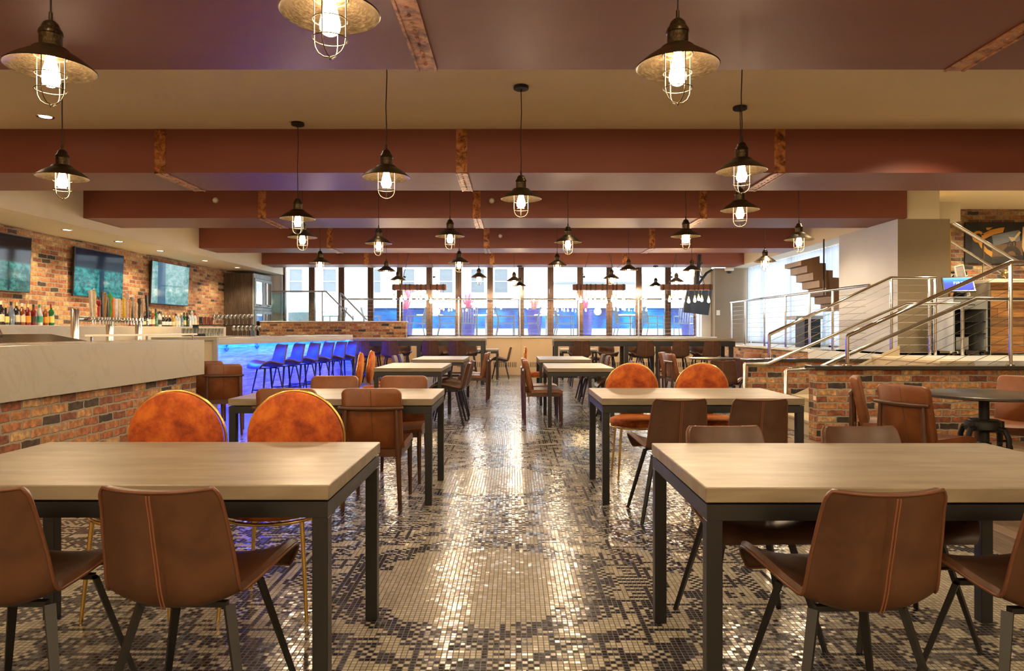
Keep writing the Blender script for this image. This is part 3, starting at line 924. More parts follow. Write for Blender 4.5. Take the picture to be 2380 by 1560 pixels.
# ================================================================== PENDANT LAMPS
RZ_ = 2.434
def make_pendant(label, ztop):
    t = thing('pendant_lamp', label, 'pendant lamp', (0, 0, ztop), 0, 'caged pendant lamps')
    r0 = RZ_ - ztop                                   # rim height relative to the ceiling rose
    MB().lathe([(0, 0), (.066, 0), (.068, -.004), (.068, -.026), (.064, -.030), (.012, -.032), (.008, -.05), (0, -.05)], 32).build('canopy', M['black'], t, smooth=True)
    m = MB(); L = r0 + .235
    m.tube([(0, 0, -.045), (.004, .002, L * .3), (-.004, 0, L * .6), (.002, -.001, L * .85), (0, 0, L)], .0042, 6); m.build('cord', M['plastic_black'], t, smooth=True)
    m = MB()
    m.lathe([(0, r0 + .25), (.008, r0 + .25), (.009, r0 + .212), (.020, r0 + .210), (.032, r0 + .198), (.038, r0 + .182), (.040, r0 + .176), (.046, r0 + .170),
             (.050, r0 + .158), (.051, r0 + .150), (.047, r0 + .147), (.046, r0 + .092), (0, r0 + .092)], 36)
    m.build('socket_cap', M['bronze'], t, smooth=True, ang=30)
    m = MB()
    up = [(.046, .094), (.066, .090), (.076, .082), (.084, .070), (.11, .056), (.14, .036), (.165, .016), (.183, 0)]
    prof = [(a, r0 + b) for a, b in up] + [(.186, r0 - .002), (.182, r0 - .005)] + [(a - .003, r0 + b - .005) for a, b in up[::-1][1:]]
    m.lathe(prof + [(prof[0][0], prof[0][1])], 56); m.build('shade', M['bronze'], t, smooth=True, ang=35)
    m = MB()
    for z in (-.030, -.100): m.ring((0, 0, r0 + z), .064, .0024, 32, 6)
    m.ring((0, 0, r0 + .052), .066, .004, 32, 6)
    for k in range(2):
        a = k * PI / 2 + .15; c, s = math.cos(a), math.sin(a)
        pts = [(c * q, s * q, r0 + z) for q, z in ((.064, .052), (.064, -.10), (.060, -.124), (.047, -.147), (.025, -.162), (0, -.167), (-.025, -.162), (-.047, -.147), (-.060, -.124), (-.064, -.10), (-.064, .052))]
        m.tube(pts, .0026, 6)
    m.lathe([(0, r0 - .163), (.006, r0 - .167), (.004, r0 - .176), (0, r0 - .178)], 8)
    m.build('cage', M['cage'], t, smooth=True, ang=80)
    m = MB()
    m.lathe([(0, r0 + .075), (.016, r0 + .074), (.018, r0 + .05), (.024, r0 + .02), (.034, r0 - .02), (.039, r0 - .045), (.037, r0 - .062), (.027, r0 - .078), (.012, r0 - .086), (0, r0 - .088)], 14)
    m.build('bulb', M['bulb'], t, smooth=True)
    return t
PEND = [  # px, Y, label
    (118, 3.15, 'large caged pendant lamp at the upper left corner of the photo'),
    (767, 2.60, 'largest caged pendant lamp, its shade cut by the top edge of the photo'),
    (1575, 3.13, 'large caged pendant lamp at upper right of centre, its shade against the nearest beam'),
    (145, 5.40, 'caged pendant lamp hanging below the large corner one at far left'),
    (898, 5.40, 'caged pendant lamp in front of the second beam, left of its middle copper strap'),
    (1211, 6.29, 'caged pendant lamp right of the middle copper strap, its ceiling rose in full view'),
    (692, 7.40, 'caged pendant lamp hanging left of centre from the leftmost ceiling rose in view'),
    (1724, 5.18, 'dim caged pendant lamp with dark shade beside the right copper strap of the second beam'),
    (1720, 6.87, 'caged pendant lamp directly below the dim dark one at right'),
    (703, 8.9, 'caged pendant lamp partly hidden just below the left of centre one'),
    (880, 9.54, 'caged pendant lamp left of the aisle, below the second beam lamp'),
    (1046, 8.80, 'caged pendant lamp before the third beam, just left of the aisle'),
    (1320, 9.40, 'caged pendant lamp with dim bulb before the fourth beam, right of the aisle'),
    (1594, 8.80, 'caged pendant lamp before the third beam, left of the dim lamp pair at right'),
    (1857, 9.11, 'caged pendant lamp farthest to the right, before the fascia by the platform'),
    (1778, 12.06, 'caged pendant lamp in front of the top corner of the curtained side window'),
    (744, 12.3, 'caged pendant lamp with unlit look at far left of the windows, before the last beam'),
    (898, 14.0, 'small pendant lamp over the left of the windows, above the left wooden chandelier'),
    (925, 16.5, 'small dark pendant lamp touching the left end of the left wooden chandelier'),
    (1067, 12.3, 'small bright pendant lamp over the windows, left of the aisle, before the last beam'),
    (1113, 15.7, 'small pendant lamp over the wide double window post'),
    (1195, 16.8, 'tiny pendant lamp over the aisle, left one of a touching pair'),
    (1208, 18.75, 'tiny pendant lamp over the aisle, right and lower one of a touching pair'),
    (1295, 12.8, 'small bright pendant lamp over the windows, right of the aisle'),
    (1461, 13.75, 'small pendant lamp above the right end of the middle wooden chandelier'),
    (1421, 16.0, 'small dark pendant lamp touching the top of the middle wooden chandelier'),
    (1524, 18.75, 'tiny pendant lamp beside the left end of the right wooden chandelier'),
    (1608, 13.86, 'small bright pendant lamp above the hanging television at the right of the windows'),
    (1572, 17.1, 'small pendant lamp above the left half of the right wooden chandelier')]
proto = None
for px, Y, lab in PEND:
    zt = ZC if not (18.3 < Y < 19.2) else ZB
    if proto is None or zt != ZC:
        p = make_pendant(lab, zt); p.location = (wx(px, Y), Y, zt); p.rotation_euler.z = random.uniform(-.4, .4)
        if proto is None: proto = p
    else:
        dup(proto, (wx(px, Y), Y, ZC), random.uniform(-.5, .5), lab)

# ================================================================== WOODEN BEAM CHANDELIERS
def chandelier(px0, px1, Y, label, seed):
    rnd = random.Random(seed)
    x0, x1 = wx(px0, Y), wx(px1, Y); zc = wz(668, Y); xm = (x0 + x1) / 2; w = (x1 - x0) / 2
    t = thing('beam_chandelier', label, 'chandelier', (xm, Y, zc), 0, 'wooden beam chandeliers')
    MB().box(-w, w, -.065, .065, -.065, .065, .008).build('wood_beam', M['chandwood'], t)
    ztop = ZC - zc
    MB().box(-.15, .15, -.03, .03, ztop - .03, ztop, .004).build('ceiling_bar', M['black'], t)
    m = MB()
    for s in (-1, 1): m.tube([(s * .12, 0, ztop - .02), (s * .42, 0, .07)], .006, 6)
    m.build('chain', M['black'], t)
    m = MB()
    for s in (-1, 1): m.lathe([(0, .03), (.028, .012), (.028, -.012), (0, -.03)], 12, (s * .34, 0, .24))
    m.build('cord_weight', M['black'], t, smooth=True)
    for k in range(10):
        x = -w * .88 + k * w * 1.76 / 9 + rnd.uniform(-.03, .03)
        y = rnd.choice((-.075, .075)); d = rnd.uniform(.17, .27)
        c = MB()
        for q in (-.012, 0, .012): c.tube([(x + q, -.072, -.068), (x + q, -.072, .07), (x + q, .072, .07), (x + q, .072, -.068)], .005, 5, closed=True)
        c.tube([(x, y, -.06), (x, y, -d)], .004, 5)
        c.build('wrapped_cord', M['plastic_black'], t)
        MB().lathe([(0, -d + .045), (.017, -d + .04), (.019, -d), (0, -d)], 10, (x, y, 0)).build('lamp_holder', M['brass'], t, smooth=True)
        MB().lathe([(.013, -d), (.018, -d - .02), (.03, -d - .06), (.033, -d - .08), (.027, -d - .102), (0, -d - .116)], 10, (x, y, 0)).build('bulb', M['bulb_small'], t, smooth=True)
chandelier(912, 1037, 16.2, 'wooden beam chandelier with bare bulbs over the left bar height table', 1)
chandelier(1331, 1453, 16.0, 'wooden beam chandelier with bare bulbs over the right bar height table, middle of the three', 2)
chandelier(1535, 1655, 16.2, 'wooden beam chandelier with bare bulbs in front of the hanging television', 3)

# ================================================================== BAR
BT, BB = 1.138, .742
t = thing('bar_counter', 'white quartz bar counter with a brick base at the left edge of the photo', 'bar counter', (-3.55, 8.0, 0))
m = MB(); m.box(-.05, 0, -7.5, 0, BB, BT, .003); m.box(-.70, -.05, -7.5, 0, BT - .04, BT, .003); m.box(-.70, -.05, -.05, 0, BB, BT - .04)
m.build('quartz_top', M['marble'], t)
MB().box(-.66, -.075, -7.5, -.04, 0, BB - .004, .003).build('brick_base', M['brick'], t)
MB().box(-.66, -.08, -7.5, -.05, BB - .004, BT - .04).build('carcass', M['plastic_black'], t)
t = thing('ice_bin_lid', 'dark stainless hatch cover with a wire handle on the near bar counter', 'lid', (-3.9, 6.38, BT))
m = MB(); m.prism([(0, 0), (0, .012), (-.30, .075), (-.38, .075), (-.38, 0)], lambda a, b: Vector((a, -3.2, b)), lambda a, b: Vector((a, -.0 + a * .2, b)))
m.build('cover', plain('smoked_steel', (.20, .15, .11), .22, 1.0, .4, 3), t)
m = MB(); m.tube([(-.24, -.92, .07), (-.26, -.92, .115), (-.26, -.74, .115), (-.24, -.74, .07)], .008, 8); m.build('handle', M['steel'], t, smooth=True)
t = thing('glass_rail', 'long steel edge of the drainboard behind the near bar counter', 'rail', (-4.42, 8.4, 1.19))
MB().box(-.02, .02, -1.25, 1.3, -.012, .012, .004).build('rail', M['plastic_white'], t)
m = MB()
for y in (-1.1, 0, 1.2): m.box(-.01, .01, y - .01, y + .01, -1.19, -.012)
m.build('leg', M['steel'], t)
# under-counter run that carries the tap towers
MB_ = MB(); MB_.box(-6.35, -5.55, 4.5, 12.4, 0, .98, .01)
tag(MB_.build('work_counter', M['steel']), 'stainless work counter under the beer taps between the two bars', 'counter')
# blue lit bar, turned a little to the right
A, Bp = Vector((-4.49, 10.6, 0)), Vector((-3.655, 15.83, 0))
ang = math.atan2(Bp.x - A.x, Bp.y - A.y); LEN = (Bp - A).length
t = thing('bar_counter', 'blue lit bar of greywashed boards under a white quartz top, behind six stools', 'bar counter', A, -ang)
m = MB(); m.box(-.62, 0, 0, LEN, BT - .03, BT, .003); m.box(-.035, 0, 0, LEN, BT - .118, BT - .03, .003)
m.build('quartz_top', M['marble'], t)
MB().box(-.60, -.26, .02, LEN, 0, BT - .03).build('board_front', M['greywood'], t)
MB().box(-.13, -.06, .06, LEN - .09, BT - .114, BT - .098).build('led_strip', M['led'], t)
MB().box(-.26, .0, LEN - .06, LEN, 0, BT - .118, .003).build('end_panel', M['greywood'], t)
# quartz return with a framed recess, facing the camera
t = thing('bar_return', 'pale framed quartz recess joining the blue bar to the near bar', 'counter', A + Vector((0, -.03, 0)))
m = MB(); m.box(-1.0, 0, -.02, .02, BT - .05, BT, .003); m.box(-.06, 0, -.02, .02, BB, BT - .05); m.box(-1.0, -.06, -.02, .02, BB - .02, BB + .03)
m.build('return_frame', M['marble'], t)
MB().box(-1.0, -.70, .005, .02, BB, BT - .05).build('return_panel', M['cream'], t)
MB().box(-.70, -.06, .008, .02, BB, BT - .05).build('return_panel', M['cream'], t)
MB().box(-1.0, -.0, -.005, .015, 0, BB - .02).build('return_base', M['greywood'], t)
dirv = Vector((math.sin(ang), math.cos(ang), 0)); nrm = Vector((math.cos(ang), -math.sin(ang), 0))
for k, (px, py) in enumerate(((527, 808), (598, 802), (647, 799), (690, 796), (725, 793), (757, 791))):
    # distance along the bar where the sight line meets the board front
    q = (px - CX) / F
    base = A - nrm * .245
    s = (q * base.y - base.x) / (dirv.x - q * dirv.y)
    p = base + dirv * s
    o = MB()
    o.ring((0, 0, .045), .012, .0035, 14, 6, 'y'); o.tube([(0, 0, .034), (0, 0, -.055)], .004, 6); o.tube([(-.022, 0, .024), (.022, 0, .024)], .0035, 6)
    o.tube([(-.046 * math.cos(a), -.0, -.018 - .040 * math.sin(a)) for a in [PI * i / 12 for i in range(13)]], .005, 6)
    for s_ in (-1, 1): o.tube([(s_ * .055, 0, -.022), (s_ * .046, 0, -.010), (s_ * .035, 0, -.022)], .004, 6)
    o.tube([(0, .0, .034), (0, -.03, .034)], .004, 6)
    ob = o.build('anchor_hook', M['cast'], smooth=True)
    ob.location = (p.x, p.y, wz(py, p.y)); ob.rotation_euler.z = PI / 2 - ang
    tag(ob, 'small black anchor shaped hook on the blue bar front, %s from the left' % ORD[k], 'hook', 'anchor hooks under the bar top')
# back bar with stone front
tag(MB().box(-7.69, -7.1, 3.0, 17.2, 0, 1.32, .004).build('back_bar', M['backbar']), 'long pale stone fronted back bar shelf along the brick wall', 'back bar')
# tall cabinet in the corner
cb = thing('tall_cabinet', 'tall weathered wood cabinet with glass doors at the end of the brick wall', 'cabinet', (-6.9, 18.5, 0))
MB().box(-.79, -.03, 0, 1.4, 0, 2.76, .004).build('carcass', M['cabinet'], cb)
m = MB(); m.box(-.03, 0, 0, .04, 0, 2.76); m.box(-.03, 0, 1.36, 1.4, 0, 2.76); m.box(-.03, 0, .04, 1.36, 2.64, 2.76); m.box(-.03, 0, .04, 1.36, 1.78, 1.86); m.box(-.03, 0, .04, 1.36, 0, .12)
m.build('face_frame', M['cabinet_grey'], cb)
for k in range(2):
    for z0, z1 in ((.13, 1.77), (1.87, 2.63)):
        y0 = .045 + k * .655; y1 = y0 + .65
        m = MB(); b = .08
        m.box(0, .022, y0, y0 + b, z0, z1); m.box(0, .022, y1 - b, y1, z0, z1); m.box(0, .022, y0 + b, y1 - b, z0, z0 + b); m.box(0, .022, y0 + b, y1 - b, z1 - b, z1)
        d = m.build('door', M['cabinet_grey'], cb)
        MB().box(.004, .012, y0 + b, y1 - b, z0 + b, z1 - b).build('pane', M['mirrorish'] if 'mirrorish' in M else M['chrome'], d)
        h = MB(); h.tube([(.022, y0 + .28, z0 + .04), (.05, y0 + .28, z0 + .04), (.05, y0 + .37, z0 + .04), (.022, y0 + .37, z0 + .04)], .009, 6); h.build('handle', M['cast'], d)
# televisions on the brick wall
def tv(y0, y1, z0, z1, mat, label):
    t = thing('wall_television', label, 'television', (-7.63, (y0 + y1) / 2, (z0 + z1) / 2), 0, 'televisions over the back bar')
    t.rotation_euler = (0, .04, 0)
    w, h = (y1 - y0) / 2, (z1 - z0) / 2
    MB().box(-.03, .012, -w, w, -h, h, .006).build('case', M['plastic_black'], t)
    MB().box(.012, .0135, -w + .014, w - .014, -h + .02, h - .014).build('screen', mat, t)
    m = MB(); m.tube([(-.05, .1, -h), (-.06, .12, -h - .25), (-.06, .05, -h - .33)], .008, 6); m.build('cable', M['plastic_black'], t)
tv(9.42, 11.0, 1.83, 2.70, mat_screen('screen_a', [(0, (.42, .30, .12)), (.12, (.30, .27, .16)), (.2, (.10, .08, .05)), (.62, (.02, .014, .01)), (1, (.012, .008, .006))],
                             ((.0, .10, .08), (.10, .38, .30), .02, .3, .012, (.01, .05, .05)), 1.0, .5), 'black wall television cut by the left edge of the photo')
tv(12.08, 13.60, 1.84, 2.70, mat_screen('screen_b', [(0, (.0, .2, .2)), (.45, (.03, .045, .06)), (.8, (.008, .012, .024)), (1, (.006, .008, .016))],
                               ((.0, .10, .10), (.05, .46, .42), .08, .05, .07, (.015, .06, .10)), 4.0, .5), 'black wall television with a painted teal reflection, middle of the three')
tv(14.66, 16.34, 1.80, 2.72, mat_screen('screen_c', [(0, (.25, .30, .42)), (.15, (.20, .34, .38)), (.9, (.30, .45, .47)), (1, (.10, .18, .22))],
                               ((.16, .40, .37), (.45, .66, .66), .6, -.42, .16, (.09, .18, .27)), 9.0, .5), 'wall television with a painted pale reflection, farthest of the three')
# beer tap tower
TX = -6.0
tw = thing('beer_tap_tower', 'stainless beer tower of three uprights and a long pipe crowded with tap handles', 'beer tap', (TX, 10.3, .98))
for px in (174, 255, 322):
    y = -TX * F / (CX - px) - 10.3
    MB().lathe([(0, 0), (.075, 0), (.075, .012), (.052, .014), (.052, .55), (.046, .558), (0, .558)], 24, (0, y, 0)).build('upright', M['steel'], tw, smooth=True)
m = MB(); m.tube([(0, -.75, .42), (0, .95, .42)], .042, 14); m.build('manifold', M['steel'], tw, smooth=True)
taps = [(198, 62, (.55, .47, .38), 0), (204, 66, (.62, .50, .30), 3), (215, 40, (.35, .02, .02), 2), (223, 60, (.03, .03, .03), 1), (230, 58, (.42, .22, .04), 3), (236, 50, (.05, .04, .04), 1),
        (241, 56, (.08, .35, .03), 4), (249, 46, (.80, .18, .01), 1), (256, 44, (.75, .70, .6), 1), (263, 44, (.62, .52, .30), 1), (275, 46, (.85, .50, .01), 1), (282, 60, (.65, .45, .40), 2),
        (289, 46, (.60, .33, .12), 3), (295, 48, (.12, .11, .11), 0), (303, 36, (.72, .45, .22), 1), (311, 48, (.05, .035, .03), 2), (318, 50, (.55, .42, .25), 3), (330, 54, (.03, .03, .03), 0)]
for k, (px, hp, c, kind) in enumerate(taps):
    y = -TX * F / (CX - px) - 10.3; h = hp * (10.3 + y) / F
    f = MB(); f.tube([(.03, y, .42), (.085, y, .425), (.10, y, .41), (.105, y, .35)], [.014, .014, .013, .011], 8); f.lathe([(0, .41), (.015, .41), (.012, .455), (0, .46)], 8, (.09, y, 0))
    f = f.build('faucet', M['chrome'], tw, smooth=True)
    g = MB(); x = .09; z0 = .455
    if kind == 0: g.bar((x, y, z0), (x, y - .03, z0 + h), .025, .03, .05, .03, side=(0, 1, 0))
    elif kind == 1: g.box(x - .014, x + .014, y - .024, y + .024, z0, z0 + h, .006)
    elif kind == 2: g.lathe([(0, z0), (.016, z0), (.022, z0 + h * .55), (.014, z0 + h * .62), (.03, z0 + h * .75), (.028, z0 + h * .95), (0, z0 + h)], 12, (x, y, 0))
    elif kind == 3: g.lathe([(0, z0), (.012, z0), (.018, z0 + h * .4), (.03, z0 + h * .75), (.026, z0 + h * .85), (.012, z0 + h * .9), (.02, z0 + h * .96), (0, z0 + h)], 12, (x, y, 0))
    else: g.tube([(x, y, z0), (x, y + .02, z0 + h * .35), (x, y - .02, z0 + h * .65), (x, y + .02, z0 + h * .85), (x, y, z0 + h)], [.014, .022, .026, .034, .014], 8)
    g.build('tap_handle', plain('tap_handle_%d' % k, c, .4, 0, .5, 25), f, smooth=True, ang=40)

# ================================================================== BOTTLES AND GLASSES
def bottle(x, y, z, h, r, glass, cap, label_c, lab, group, shape=0):
    t = thing('bottle', lab, 'bottle', (x, y, z), 0, group)
    if shape == 0: p = [(0, 0), (r, .004), (r, h * .60), (r * .85, h * .68), (r * .36, h * .76), (r * .33, h * .92), (0, h * .92)]
    elif shape == 1: p = [(0, 0), (r, .004), (r, h * .48), (r * .75, h * .62), (r * .36, h * .80), (r * .34, h * .93), (0, h * .93)]
    else: p = [(0, 0), (r * .9, .004), (r * 1.1, h * .3), (r * .9, h * .5), (r * .35, h * .58), (r * .34, h * .9), (0, h * .9)]
    MB().lathe(p, 16).build('glass_body', glass, t, smooth=True, ang=50)
    MB().lathe([(0, h * .84), (r * .39, h * .84), (r * .39, h), (0, h)], 12).build('cap', cap, t, smooth=True)
    if label_c: MB().lathe([(r * 1.02, h * .14), (r * 1.02, h * .44)] if shape != 2 else [(r * 1.06, h * .12), (r * 1.12, h * .3), (r * 1.02, h * .42)], 16).build('paper_label', label_c, t, smooth=True)
def gl(name, c, rough=.06): return plain(name, c, rough, 0, .3, 9, 0, **{'Specular IOR Level': .8})
gm = {'amber': gl('amber_glass', (.20, .05, .01)), 'red': gl('ruby_glass', (.16, .012, .01)), 'dark': gl('dark_glass', (.02, .014, .014)), 'green': gl('green_glass', (.01, .10, .02)),
      'clear': gl('pale_glass', (.45, .50, .52)), 'blue': gl('blue_grey_glass', (.14, .18, .28)), 'yellow': gl('gold_glass', (.42, .24, .03))}
cm = {'black': M['plastic_black'], 'gold': M['brass'], 'white': M['plastic_white'], 'green': gl('green_cap', (.02, .25, .06)), 'red': gl('red_cap', (.25, .02, .02)), 'tan': gl('tan_cap', (.55, .35, .12))}
lm = {'cream': plain('cream_label', (.66, .58, .40), .6, 0, .4, 40), 'orange': plain('orange_label', (.75, .30, .03), .6, 0, .3, 40), 'yellow': plain('yellow_label', (.72, .58, .18), .6, 0, .3, 40),
      'white': plain('white_label', (.7, .7, .68), .6, 0, .3, 40), 'dark': plain('dark_label', (.04, .05, .04), .5, 0, .4, 40), 'teal': plain('teal_label', (.05, .35, .26), .6, 0, .3, 40)}
BX = -7.36
left = [(2, .35, 'dark', 'white', 'cream', 'pale labelled dark bottle cut by the left edge', 0), (13, .30, 'dark', 'tan', 'yellow', 'squat dark bottle with orange neck and gold label', 2),
        (26, .345, 'blue', 'black', None, 'tall grey blue bottle without label', 1), (38, .34, 'dark', 'gold', 'cream', 'dark bottle with gold cap and slanted label', 0),
        (51, .33, 'amber', 'white', 'cream', 'amber bottle with pale cap and cream label', 0), (64, .325, 'red', 'gold', 'orange', 'red bottle with gold cap and orange label', 0),
        (78, .32, 'red', 'black', 'dark', 'deep red bottle with black cap', 0), (92, .325, 'clear', 'green', 'teal', 'clear bottle with green cap and green label', 1),
        (106, .305, 'amber', 'tan', 'orange', 'amber bottle with orange neck and orange label', 0), (119, .335, 'green', 'red', 'yellow', 'green bottle with red cap and yellow label', 0)]
for px, h, g, c, l, lab, sh in left:
    y = -BX * F / (CX - px)
    bottle(BX, y, 1.32, h, .043, gm[g], cm[c], lm[l] if l else None, lab + ', back bar under the nearest television', 'bottles on the back bar left of the taps', sh)
mid = [(304, .17, 'red', 'black', None, 'short red bottle', 1), (311, .18, 'dark', 'black', 'white', 'short dark bottle with pale label', 0), (334, .27, 'dark', 'black', 'yellow', 'dark bottle with small gold label', 0),
       (340, .30, 'dark', 'red', None, 'plain dark bottle with red cap', 1), (346, .33, 'dark', 'black', 'cream', 'dark wine bottle with a large cream label', 0), (355, .33, 'amber', 'tan', 'cream', 'amber bottle with square cream label', 0),
       (362, .36, 'green', 'black', None, 'tall green wine bottle', 1), (371, .32, 'clear', 'black', 'dark', 'clear bottle with dark band', 0), (379, .24, 'dark', 'white', 'white', 'dark bottle with long white label, left of three', 0),
       (386.5, .24, 'dark', 'white', 'white', 'dark bottle with long white label, middle of three', 0), (394, .24, 'dark', 'white', 'white', 'dark bottle with long white label, right of three', 0), (402, .24, 'yellow', 'gold', 'cream', 'golden bottle with cream label', 0),
       (409, .28, 'clear', 'black', 'cream', 'clear bottle with black cap and cream label', 0), (415, .28, 'clear', 'white', 'white', 'clear bottle with white label', 0), (422, .31, 'blue', 'white', None, 'pale blue bottle', 1),
       (428, .32, 'green', 'black', 'yellow', 'green bottle with yellow label', 0), (435, .32, 'dark', 'black', 'dark', 'black labelled bottle', 0), (440, .33, 'clear', 'black', 'white', 'clear bottle with black cap', 0),
       (446, .37, 'clear', 'white', None, 'tallest clear bottle', 1), (453, .32, 'clear', 'red', 'cream', 'clear bottle at the right end', 0)]
for px, h, g, c, l, lab, sh in mid:
    y = -BX * F / (CX - px)
    bottle(BX, y, 1.32, h, .043, gm[g], cm[c], lm[l] if l else None, lab + ', back bar right of the taps', 'bottles on the back bar right of the taps', sh)
def wine_glass(lab, group):
    t = thing('wine_glass', lab, 'glass', (0, 0, 0), 0, group)
    MB().lathe([(0, .10), (.012, .10), (.034, .125), (.040, .16), (.036, .205), (.033, .205), (.036, .16), (.031, .13), (0, .108)], 14).build('bowl', M['glassware'], t, smooth=True)
    MB().lathe([(0, 0), (.034, 0), (.03, .004), (.005, .01), (.004, .10), (0, .10)], 14).build('stem', M['glassware'], t, smooth=True)
    return t
rk = thing('glass_rack', 'low dark rack of stemmed glasses beside the tall cabinet', 'rack', (-6.0, 14.1, 1.13))
m = MB(); m.box(-.45, .72, -.12, .12, .205, .225, .003)
m.build('shelf', M['cast'], rk)
m = MB()
for x in (-.44, .70): m.box(x, x + .015, -.12, .12, 0, .205)
m.build('side_panel', M['cast'], rk)
MB().box(-7.0, -5.1, 13.0, 14.6, 1.05, 1.13, .004).build('service_shelf', M['backbar'], None)
tag(bpy.data.objects['service_shelf'], 'pale counter top carrying the clean glasses in front of the tall cabinet', 'counter')
m = MB(); m.box(-6.9, -5.15, 13.05, 14.55, 0, 1.05)
m.build('counter_base', M['backbar'], bpy.data.objects['service_shelf'])
pw = None
for row, (n, x0, dx, z, y, gname) in enumerate(((10, -6.05, .083, 1.13 + .225, 14.1, 'wine glasses on the rack'), (7, -5.52, .083, 1.13, 13.75, 'wine glasses below the rack'))):
    for k in range(n):
        lab = 'stemmed wine glass %s, %s from the left' % ('in the upper row on the dark rack' if row == 0 else 'in the lower row beside the tumblers', ORD[k])
        if pw is None: pw = wine_glass(lab, gname); g = pw; g.location = (x0, y, z)
        else: g = dup(pw, (x0 + k * dx, y, z), 0, lab, gname)
pt = None
for k in range(12):
    lab = 'clear straight tumbler on the white bar top, %s from the left' % ORD[k]
    x = -6.38 + k * .068
    if pt is None:
        pt = MB().lathe([(0, 0), (.026, 0), (.032, .15), (.030, .15), (.024, .006), (0, .006)], 14).build('tumbler', M['glassware'], smooth=True); o = pt
    else:
        o = pt.copy(); COL.objects.link(o)
    o.location = (x, 13.45, 1.13); tag(o, lab, 'glass', 'tumblers beside the tall cabinet')
for k in range(4):
    x = -6.34 + k * .075
    o = MB().lathe([(0, 0), (.034, 0), (.034, .155), (.030, .16), (0, .16)], 14).build('dark_jar', gm['amber'] if k else gm['dark'], smooth=True)
    o.location = (x, 14.12, 1.13 + .225); tag(o, 'dark brown canister at the left end of the glass rack, %s from the left' % ORD[k], 'jar', 'dark canisters')
    if k == 0: pass
tag(MB().prism([(-.18, 0), (.18, 0), (.16, .05), (-.18, .012)], lambda a, b: Vector((a - 6.05, 13.1, 1.13 + b)), lambda a, b: Vector((a - 6.05, 13.3, 1.13 + b))).build('order_pad', M['plastic_black']),
    'black folder lying on the white bar top left of the tumblers', 'folder')

# ================================================================== RAILINGS
def rail_thing(name, label, origin, tops, posts, cables, tr=.024, pr=.021, cr=.0028, mat='chrome', flanges=()):
    """everything in local coordinates around origin"""
    t = thing(name, label, 'railing', origin)
    o = Vector(origin)
    m = MB()
    for path in tops: m.tube([Vector(p) - o for p in path], tr, 12)
    m.build('top_rail', M[mat], t, smooth=True, ang=70)
    for a, b in posts: MB().tube([Vector(a) - o, Vector(b) - o], pr, 12).build('post', M[mat], t, smooth=True)
    if cables:
        m = MB()
        for a, b in cables: m.tube([Vector(a) - o, Vector(b) - o], cr, 5)
        m.build('cable', M['steel'], t, smooth=True)
    if flanges:
        m = MB()
        for p in flanges: m.lathe([(0, .012), (.05, .012), (.055, 0)], 20, Vector(p) - o)
        m.build('flange', M[mat], t, smooth=True)
    return t
# near cheek wall, upper cable railing
yN, yFr = 7.94, 9.82
cz = .845
def upper(y, x0, z0, x1, z1, xend, label, extra=()):
    sl = (z1 - z0) / (x1 - x0)
    posts = [((x0, y, cz), (x0, y, z0)), ((x1, y, cz), (x1, y, z1))] + [((x, y, cz), (x, y, z1)) for x in extra]
    cab = []
    for k in range(1, 11):
        off = .105 * k
        za, zb = z0 - off, z1 - off
        xa = x0
        if zb < cz + .02: break
        if za < cz + .01: xa = x0 + (cz + .01 - za) / sl; za = cz + .01
        cab.append(((xa, y, za), (x1, y, zb)))
        cab.append(((x1, y, zb), (xend, y, zb)))
    return rail_thing('stair_railing', label, (x0, y, cz), [[(x0, y, z0 - .02), (x0 + .01, y, z0), (x1, y, z1), (xend, y, z1)]], posts, cab,
                      flanges=[(p[0][0], y, cz) for p in posts])
upper(yN, 3.80, 1.185, 5.66, 2.02, 8.5, 'steel cable railing on the near brick stair wall, running off at the right edge')
upper(yFr, 3.60, 1.19, 5.32, 1.985, 5.95, 'steel cable railing on the far brick stair wall', (5.86, 5.94))
def lower(y, label, xpost):
    return rail_thing('handrail', label, (3.2, y, 0), [[(3.18, y, .16), (3.18, y, .775), (3.20, y, .785), (3.50, y, .785), (5.40, y, 1.61), (xpost - .02, y, 1.61), (xpost, y, 1.59), (xpost, y, .90)]], [], [], tr=.023, mat='steel')
lower(8.14, 'brushed handrail along the inner side of the near stair wall', 6.6)
lower(9.60, 'brushed handrail along the inner side of the far stair wall', 6.18)
# platform railing on the stone ledge
xr = 5.56
ps = [17.8, 16.75, 15.45, 14.25, 13.1, 12.15]
rail_thing('platform_railing', 'steel cable railing along the raised platform in front of the curtained window', (xr, 15, PZ),
           [[(xr, 17.85, 1.95), (xr, 10.9, 1.95)]], [((xr, y, PZ), (xr, y, 1.95)) for y in ps],
           [((xr, 17.8, PZ + .1 + k * .105), (xr, 11.0, PZ + .1 + k * .105)) for k in range(9)], flanges=[(xr, y, PZ) for y in ps])
